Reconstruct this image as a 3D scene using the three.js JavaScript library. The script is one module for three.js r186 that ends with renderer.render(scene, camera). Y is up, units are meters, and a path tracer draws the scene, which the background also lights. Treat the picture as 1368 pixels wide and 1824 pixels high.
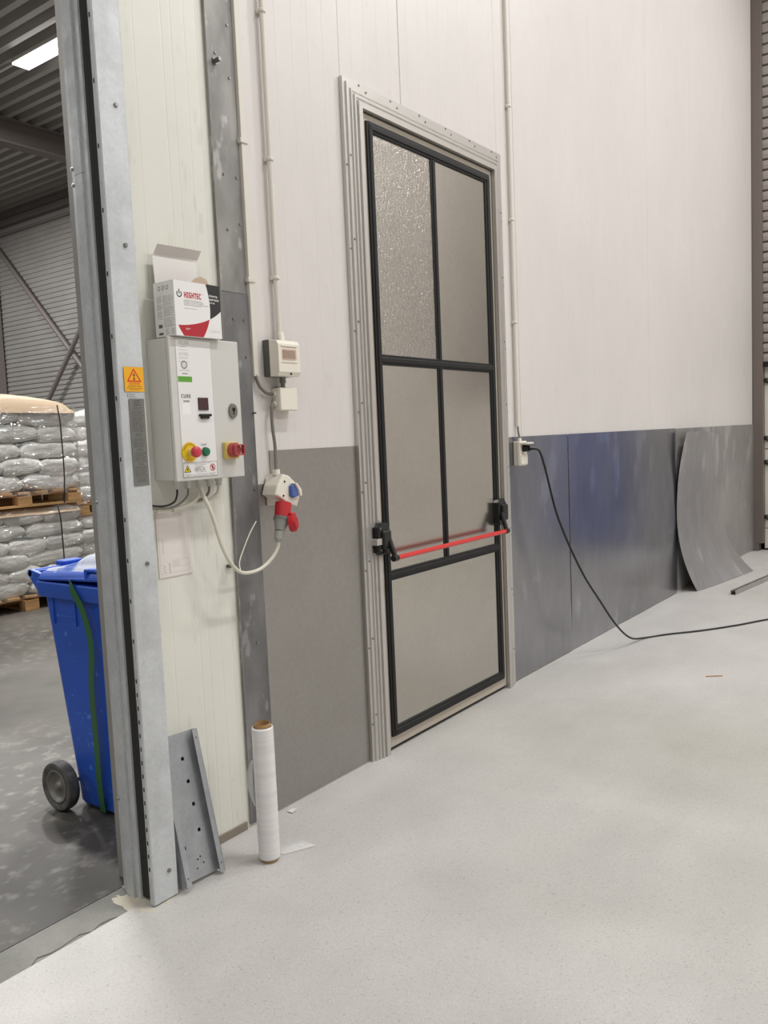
import * as THREE from 'three';
import { RoundedBoxGeometry } from 'three/addons/geometries/RoundedBoxGeometry.js';
import { mergeGeometries } from 'three/addons/utils/BufferGeometryUtils.js';
import { RectAreaLightUniformsLib } from 'three/addons/lights/RectAreaLightUniformsLib.js';

// ------------------------------------------------------------------ camera, light, exposure
const scene = new THREE.Scene();
scene.background = new THREE.Color(0x000000);
const camera = new THREE.PerspectiveCamera(62.574, 1368 / 1824, 0.05, 80);
camera.position.set(0, 1.5, 2.368);
camera.up.set(0.09637681, 0.99518982, -0.01757066);
camera.lookAt(0.79944531, 1.5 - 0.08791261, 2.368 - 0.59427146);
const renderer = new THREE.WebGLRenderer({ antialias: true });
renderer.toneMapping = THREE.LinearToneMapping;
renderer.toneMappingExposure = 1.04;
renderer.shadowMap.enabled = true;
RectAreaLightUniformsLib.init();
const lampColour = new THREE.Color(1, 0.995, 0.985);
// ceiling lamps of the white room and of the warehouse behind the opening: x, z, power
const roomLamps = [[-5.8, 3.2, 52], [-1.4, 3.2, 50], [3.9, 3.2, 124], [8.4, 3.2, 118], [-1.2, 8.2, 45], [3.8, 8.2, 95], [8.4, 8.2, 130]];
const hallLamps = [[8.3, -10.15, 340], [8.3, -4.2, 340], [8.3, -17.2, 340], [3.2, -2.8, 240], [-4, -10.3, 220], [-2.5, -1.3, 42], [2.2, -16, 260]];  // all after the first are unseen, placed to light sacks, bin side and column

// ------------------------------------------------------------------ helpers
let seed = 12345;
const rnd = () => { seed = (seed * 1664525 + 1013904223) >>> 0; return seed / 4294967296; };
const rr = (a, b) => a + (b - a) * rnd();
const taken = {};
function numbered(n) { const k = taken[n] = (taken[n] ?? -1) + 1; return k ? `${n}_${String(k).padStart(3, '0')}` : n; }
function tag(o, label, category, group, kind) {
  if (label) o.userData.label = label;
  if (category) o.userData.category = category;
  if (group) o.userData.group = group;
  if (kind) o.userData.kind = kind;
  return o;
}
function thing(name, label, category, pos = [0, 0, 0], group, kind) {
  const g = new THREE.Group(); g.name = numbered(name); g.position.set(...pos); scene.add(g);
  return tag(g, label, category, group, kind);
}
// uv in metres from the position, by the way the face points
function metric(g, ox = 0, oy = 0) {
  if (g.index) g = g.toNonIndexed();
  if (!g.attributes.normal) g.computeVertexNormals();
  const p = g.attributes.position, n = g.attributes.normal, uv = new Float32Array(p.count * 2);
  for (let i = 0; i < p.count; i += 3) {
    let ax = 0, ay = 0, az = 0;
    for (let k = 0; k < 3; k++) { ax += Math.abs(n.getX(i + k)); ay += Math.abs(n.getY(i + k)); az += Math.abs(n.getZ(i + k)); }
    for (let k = 0; k < 3; k++) {
      const j = i + k, x = p.getX(j), y = p.getY(j), z = p.getZ(j);
      let u, v;
      if (ay >= ax && ay >= az) { u = x; v = -z; } else if (ax >= az) { u = z; v = y; } else { u = x; v = y; }
      uv[2 * j] = u + ox; uv[2 * j + 1] = v + oy;
    }
  }
  g.setAttribute('uv', new THREE.BufferAttribute(uv, 2));
  for (const k of Object.keys(g.attributes)) if (!['position', 'normal', 'uv'].includes(k)) g.deleteAttribute(k);
  return g;
}
function mesh(name, geos, mat, parent = scene, keepUv = false) {
  let g = Array.isArray(geos) ? geos : [geos];
  g = g.map((q) => keepUv ? q : metric(q));
  const m = new THREE.Mesh(g.length > 1 ? mergeGeometries(g) : g[0], mat);
  m.name = parent === scene ? numbered(name) : name;
  m.castShadow = m.receiveShadow = true;
  parent.add(m);
  return m;
}
const box = (x0, x1, y0, y1, z0, z1) => new THREE.BoxGeometry(x1 - x0, y1 - y0, z1 - z0).translate((x0 + x1) / 2, (y0 + y1) / 2, (z0 + z1) / 2);
const rbox = (x0, x1, y0, y1, z0, z1, r = 0.004, s = 3) => new RoundedBoxGeometry(x1 - x0, y1 - y0, z1 - z0, s, Math.min(r, (x1 - x0) / 2.01, (y1 - y0) / 2.01, (z1 - z0) / 2.01)).translate((x0 + x1) / 2, (y0 + y1) / 2, (z0 + z1) / 2);
function cyl(r0, r1, a, b, seg = 24) {                       // from a (radius r0) to b (radius r1)
  const A = new THREE.Vector3(...a), Bv = new THREE.Vector3(...b), d = Bv.clone().sub(A);
  const g = new THREE.CylinderGeometry(r1, r0, d.length(), seg);
  g.applyQuaternion(new THREE.Quaternion().setFromUnitVectors(new THREE.Vector3(0, 1, 0), d.clone().normalize()));
  return g.translate(...A.add(Bv).multiplyScalar(0.5).toArray());
}
const tube = (pts, r, n = 48, seg = 10) => new THREE.TubeGeometry(new THREE.CatmullRomCurve3(pts.map((p) => new THREE.Vector3(...p))), n, r, seg);
// prism standing on y0..y1 over a polygon of [x, z]
function prismY(poly, y0, y1, bevel = 0) {
  const s = new THREE.Shape(poly.map(([x, z]) => new THREE.Vector2(x, -z)));
  const g = new THREE.ExtrudeGeometry(s, { depth: y1 - y0, bevelEnabled: bevel > 0, bevelSize: bevel, bevelThickness: bevel, bevelSegments: 2 });
  return g.rotateX(-Math.PI / 2).translate(0, y0, 0);
}
// prism along z over a polygon of [x, y]
function prismZ(poly, z0, z1, bevel = 0) {
  const s = new THREE.Shape(poly.map(([x, y]) => new THREE.Vector2(x, y)));
  const o = bevel > 0 ? { depth: z1 - z0 - 2 * bevel, bevelEnabled: true, bevelSize: bevel, bevelOffset: -bevel, bevelThickness: bevel, bevelSegments: 2 } : { depth: z1 - z0, bevelEnabled: false };
  return new THREE.ExtrudeGeometry(s, o).translate(0, 0, z0 + bevel);
}
// prism along x over a polygon of [z, y]
const prismX = (poly, x0, x1, bevel = 0) => prismZ(poly.map(([z, y]) => [-z, y]), x0, x1, bevel).rotateY(Math.PI / 2);
// closed sheet of some thickness over a grid function f(s, t) -> [x, y, z]
function sheet(f, ns, nt, th, dir = [0, 0, -1]) {
  const P = [], I = [], W = ns + 1, N = W * (nt + 1);
  for (let side = 0; side < 2; side++) for (let j = 0; j <= nt; j++) for (let i = 0; i <= ns; i++) {
    const p = f(i / ns, j / nt);
    P.push(p[0] + side * th * dir[0], p[1] + side * th * dir[1], p[2] + side * th * dir[2]);
  }
  for (let j = 0; j < nt; j++) for (let i = 0; i < ns; i++) {
    const a = j * W + i, b = a + 1, c = a + W, d = c + 1;
    I.push(a, b, d, a, d, c, N + a, N + d, N + b, N + a, N + c, N + d);
  }
  const g = new THREE.BufferGeometry();
  g.setAttribute('position', new THREE.Float32BufferAttribute(P, 3)); g.setIndex(I); g.computeVertexNormals();
  const R = [], Q = [], rim = [];                             // rim faces with their own normals
  for (let i = 0; i < ns; i++) rim.push([i, i + 1]); for (let j = 0; j < nt; j++) rim.push([j * W + ns, (j + 1) * W + ns]);
  for (let i = ns; i > 0; i--) rim.push([nt * W + i, nt * W + i - 1]); for (let j = nt; j > 0; j--) rim.push([j * W, (j - 1) * W]);
  for (const [a, b] of rim) { const k = R.length / 3; for (const v of [a, b, N + b, N + a]) R.push(P[3 * v], P[3 * v + 1], P[3 * v + 2]); Q.push(k, k + 2, k + 1, k, k + 3, k + 2); }
  const h = new THREE.BufferGeometry();
  h.setAttribute('position', new THREE.Float32BufferAttribute(R, 3)); h.setIndex(Q); h.computeVertexNormals();
  return mergeGeometries([metric(g), metric(h)]);
}
// loft of rounded rectangles: sections {y, x0, x1, z0, z1, r}
function loft(sec, n = 6, capB = true, capT = true) {
  const rings = sec.map((s) => {
    const out = [], r = Math.min(s.r ?? 0.03, (s.x1 - s.x0) / 2.01, (s.z1 - s.z0) / 2.01);
    const cs = [[s.x1 - r, s.z1 - r, 0], [s.x0 + r, s.z1 - r, 1], [s.x0 + r, s.z0 + r, 2], [s.x1 - r, s.z0 + r, 3]];
    for (const [cx, cz, q] of cs) for (let k = 0; k <= n; k++) { const a = (q + k / n) * Math.PI / 2; out.push([cx + r * Math.cos(a), typeof s.y === 'function' ? s.y(cx + r * Math.cos(a), cz + r * Math.sin(a)) : s.y, cz + r * Math.sin(a)]); }
    return out;
  });
  const P = [], I = [], M = rings[0].length;
  for (const r of rings) for (const p of r) P.push(...p);
  for (let k = 0; k + 1 < rings.length; k++) for (let i = 0; i < M; i++) {
    const a = k * M + i, b = k * M + (i + 1) % M, c = a + M, d = b + M;
    I.push(a, c, b, b, c, d);
  }
  const cap = (ring, flip) => { const c = P.length / 3; let x = 0, y = 0, z = 0; for (const p of ring) { x += p[0] / M; y += p[1] / M; z += p[2] / M; } P.push(x, y, z); const o = c + 1; for (const p of ring) P.push(...p); for (let i = 0; i < M; i++) flip ? I.push(c, o + i, o + (i + 1) % M) : I.push(c, o + (i + 1) % M, o + i); };
  if (capB) cap(rings[0], true);
  if (capT) cap(rings[rings.length - 1], false);
  const g = new THREE.BufferGeometry();
  g.setAttribute('position', new THREE.Float32BufferAttribute(P, 3)); g.setIndex(I); g.computeVertexNormals();
  return g;
}
// periodic value noise
function hash(x, y, s) { let h = (x * 374761393 + y * 668265263 + s * 1442695041) | 0; h = Math.imul(h ^ (h >>> 13), 1274126177); return ((h ^ (h >>> 16)) >>> 0) / 4294967296; }
function vn(u, v, per, perV, s) {
  const x = u * per, y = v * perV, xi = Math.floor(x), yi = Math.floor(y), fx = x - xi, fy = y - yi, sx = fx * fx * (3 - 2 * fx), sy = fy * fy * (3 - 2 * fy);
  const X0 = ((xi % per) + per) % per, X1 = (X0 + 1) % per, Y0 = ((yi % perV) + perV) % perV, Y1 = (Y0 + 1) % perV;
  const a = hash(X0, Y0, s), b = hash(X1, Y0, s), c = hash(X0, Y1, s), d = hash(X1, Y1, s);
  return (a + (b - a) * sx) * (1 - sy) + (c + (d - c) * sx) * sy;
}
function fbm(u, v, per, oct, s, perV = per) { let a = 0.5, t = 0, n = 0; for (let k = 0; k < oct; k++) { t += a * vn(u, v, per << k, perV << k, s + k); n += a; a *= 0.55; } return t / n; }
const sst = (a, b, x) => { const t = Math.min(1, Math.max(0, (x - a) / (b - a))); return t * t * (3 - 2 * t); };
function tex(N, size, fn, colour = true) {
  const d = new Uint8Array(N * N * 4);
  for (let j = 0; j < N; j++) for (let i = 0; i < N; i++) {
    const c = fn(i / N, j / N), o = 4 * (j * N + i);
    if (typeof c === 'number') { d[o] = d[o + 1] = d[o + 2] = Math.max(0, Math.min(255, c * 255)); } else for (let k = 0; k < 3; k++) d[o + k] = Math.max(0, Math.min(255, c[k]));
    d[o + 3] = 255;
  }
  const t = new THREE.DataTexture(d, N, N, THREE.RGBAFormat);
  t.wrapS = t.wrapT = THREE.RepeatWrapping; t.magFilter = THREE.LinearFilter; t.minFilter = THREE.LinearMipmapLinearFilter;
  t.repeat.set(1 / size, 1 / size); if (colour) t.colorSpace = THREE.SRGBColorSpace; t.needsUpdate = true;
  return t;
}
function canvasTex(w, h, draw) {
  const c = document.createElement('canvas'); c.width = w; c.height = h;
  const k = c.getContext('2d'); draw(k, w, h);
  const t = new THREE.CanvasTexture(c); t.colorSpace = THREE.SRGBColorSpace; t.anisotropy = 8; return t;
}
const std = (o) => new THREE.MeshStandardMaterial(o), phys = (o) => new THREE.MeshPhysicalMaterial(o);

// ------------------------------------------------------------------ materials
const T = {};
// pale epoxy floor with fine dark grit, dusty patches and a few wipe marks
T.floor = tex(2048, 4, (u, v) => {
  const big = fbm(u, v, 3, 4, 11), mid = fbm(u, v, 14, 3, 21), g = hash(Math.floor(u * 2048), Math.floor(v * 2048), 5), g2 = vn(u, v, 1000, 1000, 31);
  let k = 1 + (big - 0.5) * 0.12 + (mid - 0.5) * 0.08 + (g - 0.5) * 0.07 - (g2 > 0.78 ? 0.15 * (g2 - 0.78) / 0.22 : 0) + (g2 < 0.1 ? 0.05 : 0);
  const wipe = fbm(u, v, 4, 4, 77, 26); k += (wipe - 0.5) * 0.05;
  return [188 * k, 185 * k, 180 * k + (big - 0.5) * 8];
});
T.floorBump = tex(1024, 1.2, (u, v) => 0.5 + (vn(u, v, 300, 300, 3) - 0.5) * 0.6 + (fbm(u, v, 30, 3, 9) - 0.5) * 0.4, false);
// older trowelled concrete of the warehouse with dust dragged over it
T.hall = tex(2048, 8, (u, v) => {
  const big = fbm(u, v, 5, 5, 41), mid = fbm(u, v, 40, 3, 51), st = fbm(u, v, 170, 4, 61, 200), m = fbm(u, v, 6, 3, 71);
  let k = 1 + (big - 0.5) * 0.45 + (mid - 0.5) * 0.3;
  const dust = sst(0.5, 0.86, st) * sst(0.35, 0.75, m);
  const c = [90 * k, 86 * k, 80 * k];
  return [c[0] + dust * 42, c[1] + dust * 42, c[2] + dust * 41];
});
T.hallRough = tex(512, 8, (u, v) => 0.36 + fbm(u, v, 10, 4, 81) * 0.34, false);
T.thresh = tex(512, 1.6, (u, v) => { const k = 1 + (fbm(u, v, 6, 5, 91) - 0.5) * 0.5 + (hash(Math.floor(u * 512), Math.floor(v * 512), 6) - 0.5) * 0.08; const d = sst(0.55, 0.75, fbm(u, v, 9, 4, 95)) * 40; return [134 * k + d, 133 * k + d, 126 * k + d]; });
T.galv = tex(512, 0.6, (u, v) => { const k = 1 + (fbm(u, v, 9, 4, 101) - 0.5) * 0.13 + (fbm(u, v, 70, 2, 104) - 0.5) * 0.06; const s = sst(0.62, 0.78, fbm(u, v, 5, 5, 107)) * 9; return [198 * k + s, 201 * k + s, 203 * k + s]; });
T.galvRough = tex(512, 0.6, (u, v) => 0.42 + fbm(u, v, 14, 4, 111) * 0.3, false);
T.steel = tex(1024, 2.6, (u, v) => { const k = 1 + (fbm(u, v, 4, 5, 121) - 0.5) * 0.3 + (fbm(u, v, 60, 3, 124, 20) - 0.5) * 0.08; const w = fbm(u, v, 5, 3, 126), s = sst(0.56, 0.78, fbm(u, v, 17, 5, 127, 9)) * sst(0.4, 0.62, w) * 24, q = sst(0.985, 1, vn(u, v, 300, 14, 129)) * 14; return [172 * k + s + q, 169 * k + s + q, 166 * k + s + q]; });
T.post = tex(512, 0.9, (u, v) => { const k = 1 + (fbm(u, v, 8, 5, 141, 4) - 0.5) * 0.5; const rust = sst(0.66, 0.8, fbm(u, v, 5, 4, 143, 3)) * 0.5, s = sst(0.6, 0.75, fbm(u, v, 22, 4, 147, 9)) * 34; return [138 * k + s + rust * 24, 136 * k + s, 133 * k + s - rust * 22]; });
T.panel = tex(512, 2.3, (u, v) => { const k = 1 + (fbm(u, v, 3, 4, 151) - 0.5) * 0.035 + (fbm(u, v, 40, 3, 153, 12) - 0.5) * 0.02; const s = sst(0.76, 0.84, fbm(u, v, 30, 4, 155)) * 4; return [215 * k - s, 210 * k - s, 206 * k - s * 1.1]; });
T.ivory = tex(512, 1.3, (u, v) => { const k = 1 + (fbm(u, v, 3, 4, 161) - 0.5) * 0.05; const s = sst(0.66, 0.8, fbm(u, v, 26, 4, 163, 9)) * 9; return [222 * k - s, 221 * k - s, 211 * k - s * 1.1]; });
T.stucco = tex(512, 0.16, (u, v) => { const a = fbm(u, v, 34, 2, 171); return sst(0.3, 0.72, a); }, false);
T.wood = tex(512, 1.2, (u, v) => { const g = fbm(u, v, 3, 4, 181, 60), k = 1 + (g - 0.5) * 0.5 + (fbm(u, v, 6, 3, 183) - 0.5) * 0.3; return [186 * k, 146 * k, 98 * k]; });
T.sack = tex(512, 0.9, (u, v) => { const k = 1 + (fbm(u, v, 7, 4, 191) - 0.5) * 0.12; const s = sst(0.6, 0.66, fbm(u, v, 18, 3, 193, 5)) * 0; return [216 * k - s, 215 * k - s, 211 * k - s]; });
T.crinkle = tex(512, 0.7, (u, v) => { const a = fbm(u, v, 5, 5, 201, 12); return Math.abs(a - 0.5) * 2.6; }, false);
T.blue = tex(512, 0.9, (u, v) => { const k = 1 + (fbm(u, v, 5, 4, 211) - 0.5) * 0.16; const s = sst(0.69, 0.8, fbm(u, v, 24, 4, 213)) * 46, f = fbm(u, v, 4, 4, 215) * 8; return [34 * k + s + f, 86 * k + s + f, 196 * k + s * 0.6 + f]; });
T.dust = tex(512, 0.5, (u, v) => { const d = sst(0.3, 0.62, fbm(u, v, 5, 5, 221)); return [64 + d * 130, 96 + d * 104, 186 + d * 30]; });
T.tyre = tex(256, 0.25, (u, v) => { const d = fbm(u, v, 8, 4, 231); return [62 + d * 70, 61 + d * 70, 60 + d * 68]; });
T.film = tex(256, 0.4, (u, v) => { const k = 1 + (fbm(u, v, 3, 3, 241, 40) - 0.5) * 0.07; return [228 * k, 225 * k, 224 * k]; });
T.door = tex(1024, 1.2, (u, v) => { const k = 1 + (fbm(u, v, 4, 4, 251) - 0.5) * 0.06 + (fbm(u, v, 90, 2, 253) - 0.5) * 0.04; return [186 * k, 182 * k, 175 * k]; });
T.clad = tex(256, 3, (u, v) => { const k = 1 + (fbm(u, v, 5, 4, 271) - 0.5) * 0.12; return [160 * k, 157 * k, 153 * k]; });

const M = {
  floor: std({ map: T.floor, bumpMap: T.floorBump, bumpScale: 0.0006, roughness: 0.62 }),
  hallFloor: std({ map: T.hall, roughnessMap: T.hallRough, roughness: 1 }),
  threshold: std({ map: T.thresh, roughness: 0.75 }),
  panel: std({ map: T.panel, roughness: 0.42 }),
  ivory: std({ map: T.ivory, roughness: 0.42 }),
  greyWall: std({ color: 0xa09c96, roughness: 0.6 }),
  lowerPost: std({ map: T.post, color: 0xdadce2, roughness: 0.5, metalness: 0.45 }),
  seam: std({ color: 0x5a5752, roughness: 0.8 }),
  galv: std({ map: T.galv, roughnessMap: T.galvRough, roughness: 1, metalness: 0.3 }),
  steel: std({ map: T.steel, color: 0xe2e7f0, roughness: 0.25, metalness: 0.92 }),
  dullSteel: std({ map: T.steel, color: 0xf4f4f4, roughness: 0.48, metalness: 0.55 }),
  post: std({ map: T.post, roughness: 0.55, metalness: 0.45 }),
  alu: std({ color: 0xc9c6c2, roughness: 0.36, metalness: 0.75 }),
  aluLeaf: std({ map: T.panel, color: 0xd8d2c6, roughness: 0.45, metalness: 0.15 }),
  doorPane: std({ map: T.door, roughness: 0.21, metalness: 0.95, bumpMap: T.stucco, bumpScale: 0.00006 }),
  stuccoPane: std({ map: T.door, roughness: 0.2, metalness: 0.95, bumpMap: T.stucco, bumpScale: 0.0008 }),
  plainSheet: std({ map: T.door, color: 0xe0e1e4, roughness: 0.36, metalness: 0.9 }),
  traySteel: std({ map: T.galv, color: 0xd2d2d4, roughness: 0.5, metalness: 0.4 }),
  rubber: std({ color: 0x0a0b09, roughness: 0.62 }),
  seal: std({ color: 0x262623, roughness: 0.75 }),
  blackPlastic: std({ color: 0x121312, roughness: 0.32 }),
  redBar: phys({ color: 0xd4231f, roughness: 0.3, clearcoat: 0.4, clearcoatRoughness: 0.2 }),
  screw: std({ color: 0x8d8a86, roughness: 0.35, metalness: 0.9 }),
  hole: std({ color: 0x171614, roughness: 0.9 }),
  cabinet: std({ color: 0xd0cec9, roughness: 0.45 }),
  whitePvc: std({ color: 0xd9d4c9, roughness: 0.45 }),
  boxWhite: std({ color: 0xe6e0d3, roughness: 0.4 }),
  greyPvc: std({ color: 0x77766f, roughness: 0.5 }),
  darkGrey: std({ color: 0x55544f, roughness: 0.5 }),
  blackCable: std({ color: 0x1c1b1b, roughness: 0.5 }),
  whiteCable: std({ color: 0xd6d1c2, roughness: 0.45 }),
  greyCable: std({ color: 0x74726b, roughness: 0.5 }),
  red: std({ color: 0xb8202a, roughness: 0.4 }),
  yellow: std({ color: 0xd9b312, roughness: 0.4 }),
  paleYellow: std({ color: 0xcfb865, roughness: 0.45 }),
  softRed: std({ color: 0xad4a48, roughness: 0.4 }),
  green: std({ color: 0x0d6a4a, roughness: 0.35 }),
  blueFlap: std({ color: 0x4b65a8, roughness: 0.4 }),
  clear: phys({ color: 0xf2e2d4, transmission: 0.75, thickness: 0, roughness: 0.12, ior: 1.45 }),
  card: std({ color: 0xe4e0dc, roughness: 0.7 }),
  kraft: std({ color: 0xb08a5c, roughness: 0.75 }),
  coverPaper: std({ color: 0xb39a7c, roughness: 0.6 }),
  kraftPale: std({ color: 0xcdb9a2, roughness: 0.75 }),
  paper: std({ color: 0xddd6d0, roughness: 0.7 }),
  wood: std({ map: T.wood, roughness: 0.75 }),
  sack: std({ map: T.sack, roughness: 0.5, bumpMap: T.crinkle, bumpScale: 0.006 }),
  wrap: phys({ color: 0xffffff, transmission: 1, thickness: 0, roughness: 0.09, ior: 1.75, bumpMap: T.crinkle, bumpScale: 0.04 }),
  blue: std({ map: T.blue, roughness: 0.42 }),
  blueDusty: std({ map: T.dust, roughness: 0.6 }),
  tyre: std({ map: T.tyre, roughness: 0.75 }),
  hub: std({ color: 0x8c8a85, roughness: 0.5, metalness: 0.5 }),
  greenBand: std({ color: 0x2f6b3e, roughness: 0.35 }),
  film: phys({ map: T.film, roughness: 0.28, clearcoat: 0.5, clearcoatRoughness: 0.2 }),
  clad: std({ map: T.clad, roughness: 0.45, metalness: 0.25 }),
  deck: std({ color: 0xb0adaa, roughness: 0.42, metalness: 0.5 }),
  beam: std({ color: 0x756d69, roughness: 0.55, metalness: 0.2 }),
  shutter: std({ color: 0x9c958f, roughness: 0.5, metalness: 0.2 }),
  darkPost: std({ color: 0x6e645d, roughness: 0.55 }),
  lampHousing: std({ color: 0xd8d6d2, roughness: 0.4 }),
  kick: std({ color: 0x837a6d, roughness: 0.7 }),
};

// ------------------------------------------------------------------ setting: floors
const ROOM = { x0: -9, head: 3.3, x1: 10.37, z1: 11, h: 8 }, HALL = { x0: -8, x1: 12.95, z0: -30, h: 8 };
tag(mesh('floor', prismY([[ROOM.x0, 0.088], [1.66, 0.088], [1.66, -0.06], [10.57, -0.06], [10.57, ROOM.z1], [ROOM.x0, ROOM.z1]], -0.2, 0), M.floor), 'pale grey epoxy floor with fine grit and dust', 'floor', null, 'structure');
tag(mesh('floor_warehouse', box(HALL.x0, HALL.x1 + 0.2, -0.2, -0.001, HALL.z0, -0.06), M.hallFloor), 'dark trowelled concrete warehouse floor streaked with white dust', 'floor', null, 'structure');
{
  // concrete strip of the doorway with a flaked edge against the pale floor
  const pts = [[-3, -0.058]]; pts.push([1.66, -0.058], [1.66, 0.086]);
  for (let x = 1.62; x > -3; x -= 0.035) { const chip = (x > 1.25 && x < 1.52) ? 0.012 : 0; pts.push([x, 0.086 - chip * rnd() * 2 - 0.003 * rnd()]); }
  pts.push([-3, 0.088]);
  const t = thing('floor_threshold', 'worn grey concrete strip across the doorway between the two floors', 'threshold', [0, 0, 0], null, 'structure');
  mesh('strip', prismY(pts, -0.15, -0.002), M.threshold, t);
  mesh('bedding', box(-3, 1.66, -0.2, -0.006, -0.06, 0.088), M.threshold, t);
}

// ------------------------------------------------------------------ setting: walls
function ribbed(x0, x1, y0, y1, pitch = 0.1, first = x0 + 0.05, ch = 0.0025) {
  const p = [[x0, -0.1], [x0, -ch], [x0 + ch, 0]];
  const at = Array.isArray(first) ? first : []; if (!at.length) for (let x = first; x < x1 - 0.015; x += pitch) at.push(x);
  for (const x of at) p.push([x - 0.005, 0], [x - 0.001, -0.0007], [x + 0.001, -0.0007], [x + 0.005, 0]);
  p.push([x1 - ch, 0], [x1, -ch], [x1, -0.1]);
  return prismY(p, y0, y1);
}
const wallBack = thing('wall_back', 'off-white ribbed insulated panel wall with the steel-framed door', 'wall', [0, 0, 0], null, 'structure');
const J = [2.312, 3.462, 4.612, 5.752, 6.9, 8.05, 9.2, 10.35];
const gap = 0.0016;
mesh('panel', ribbed(1.7, J[0] - gap, 0, ROOM.h, 0.062, [1.83, 1.9, 2.021, 2.063, 2.124, 2.178]), M.ivory, wallBack);
mesh('panel', [ribbed(J[0] + gap, 3.0, 0, ROOM.h, 0.0985, 2.397), ribbed(3.0, J[1] - gap, 3.06, ROOM.h, 0.0985, 3.086)], M.panel, wallBack);
mesh('panel', [ribbed(J[1] + gap, 4.4, 3.06, ROOM.h, 0.0985, 3.53), ribbed(4.4, J[2] - gap, 0, ROOM.h, 0.0985, 4.46)], M.panel, wallBack);
for (let i = 2; i < J.length - 1; i++) { const a = J[i] === 6.9, b = J[i + 1] === 6.9; mesh('panel', ribbed(J[i] + (a ? gap : 0.0002), J[i + 1] - (b ? gap : 0.0002), 0, ROOM.h, 9, 20, a || b ? 0.001 : 0.0003), M.panel, wallBack); }
mesh('seam_filler', [box(1.7, 3.0, 0, ROOM.h, -0.095, -0.01), box(3.0, 4.4, 3.06, ROOM.h, -0.095, -0.01), box(4.4, 10.4, 0, ROOM.h, -0.095, -0.01)].slice(1).concat([box(2.3, 3.0, 0, ROOM.h, -0.095, -0.01)]), M.seam, wallBack);
for (let x = -3; x < 1.6; x += 1.175) mesh('panel', ribbed(x + gap, Math.min(x + 1.175, 1.7) - gap, ROOM.head, ROOM.h), M.panel, wallBack);
for (let x = -9; x < -3.01; x += 1.2) mesh('panel', ribbed(x + gap, x + 1.2 - gap, 0, ROOM.h), M.panel, wallBack);
tag(mesh('wall_front', box(ROOM.x0, ROOM.x1 + 0.2, 0, ROOM.h, ROOM.z1, ROOM.z1 + 0.15), M.greyWall), 'grey clad wall opposite the door', 'wall', null, 'structure');
tag(mesh('wall_left', box(ROOM.x0 - 0.15, ROOM.x0, 0, ROOM.h, -0.1, ROOM.z1), M.greyWall), 'grey clad wall at the closed end of the room', 'wall', null, 'structure');
function corrugated(len0, len1, x0, x1, pitch, depth, th) {   // polygon [x, y] of a trapezoid deck, prism along z
  const up = [], dn = [];
  for (let x = x0; x < x1; x += pitch) up.push([x, 0], [x + pitch * 0.36, 0], [x + pitch * 0.5, depth], [x + pitch * 0.86, depth]);
  for (const [x, y] of up) dn.push([x, y + th]);
  return prismZ(up.concat(dn.reverse()), len0, len1);
}
tag(mesh('ceiling', corrugated(-0.1, ROOM.z1, ROOM.x0, ROOM.x1 + 0.4, 0.6, 0.1, 0.05).translate(0, ROOM.h, 0), M.deck), 'grey profiled metal roof deck over the white room', 'ceiling', null, 'structure');

// right-hand wall: corner post, roller shutter above a white sectional door
{
  tag(mesh('trim_1', [rbox(10.36, 10.5, 0.09, 8, -0.002, 0.108, 0.004), box(10.36, 10.5, 0, 0.09, 0.0, 0.06)], M.darkPost), 'dark brown grey corner post beside the roller shutter', 'corner post', null, 'structure');
  tag(mesh('wall_right', box(10.4, 10.55, 0, 8, 4.21, ROOM.z1), M.panel), 'off-white end wall beside the shutter opening', 'wall', null, 'structure');
  tag(mesh('wall_right_lintel', box(10.4, 10.55, 6.92, 8, 0.11, 4.2), M.panel), 'off-white end wall above the shutter opening', 'wall', null, 'structure');
  const s = thing('roller_shutter', 'grey slatted roller shutter half lowered over the white sectional door', 'shutter');
  for (let y = 2.16; y < 6.9; y += 0.112) mesh('slat', prismZ([[10.43, y], [10.395, y + 0.012], [10.388, y + 0.056], [10.395, y + 0.1], [10.43, y + 0.111]], 0.11, 4.2), M.shutter, s);
  mesh('bottom_rail', rbox(10.385, 10.44, 2.115, 2.158, 0.11, 4.2, 0.006), M.rubber, s);
  const d = thing('sectional_door', 'white sectional door with roller hinges below the grey shutter', 'door');
  for (const [a, b] of [[0.02, 0.252], [0.26, 1.173], [1.181, 2.2]]) mesh('section', rbox(10.47, 10.51, a, b, 0.1, 4.2, 0.006), M.whitePvc, d);
  for (const y of [1.957, 1.299, 1.024, 0.386]) {
    const hg = mesh('hinge', [rbox(10.45, 10.47, y - 0.03, y + 0.03, 0.125, 0.175, 0.004), cyl(0.012, 0.012, [10.445, y, 0.105], [10.445, y, 0.2], 12)], M.darkGrey, d);
    mesh('roller', cyl(0.022, 0.022, [10.44, y + 0.008, 0.11], [10.44, y + 0.008, 0.13], 14), M.rubber, hg);
  }
}

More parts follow.
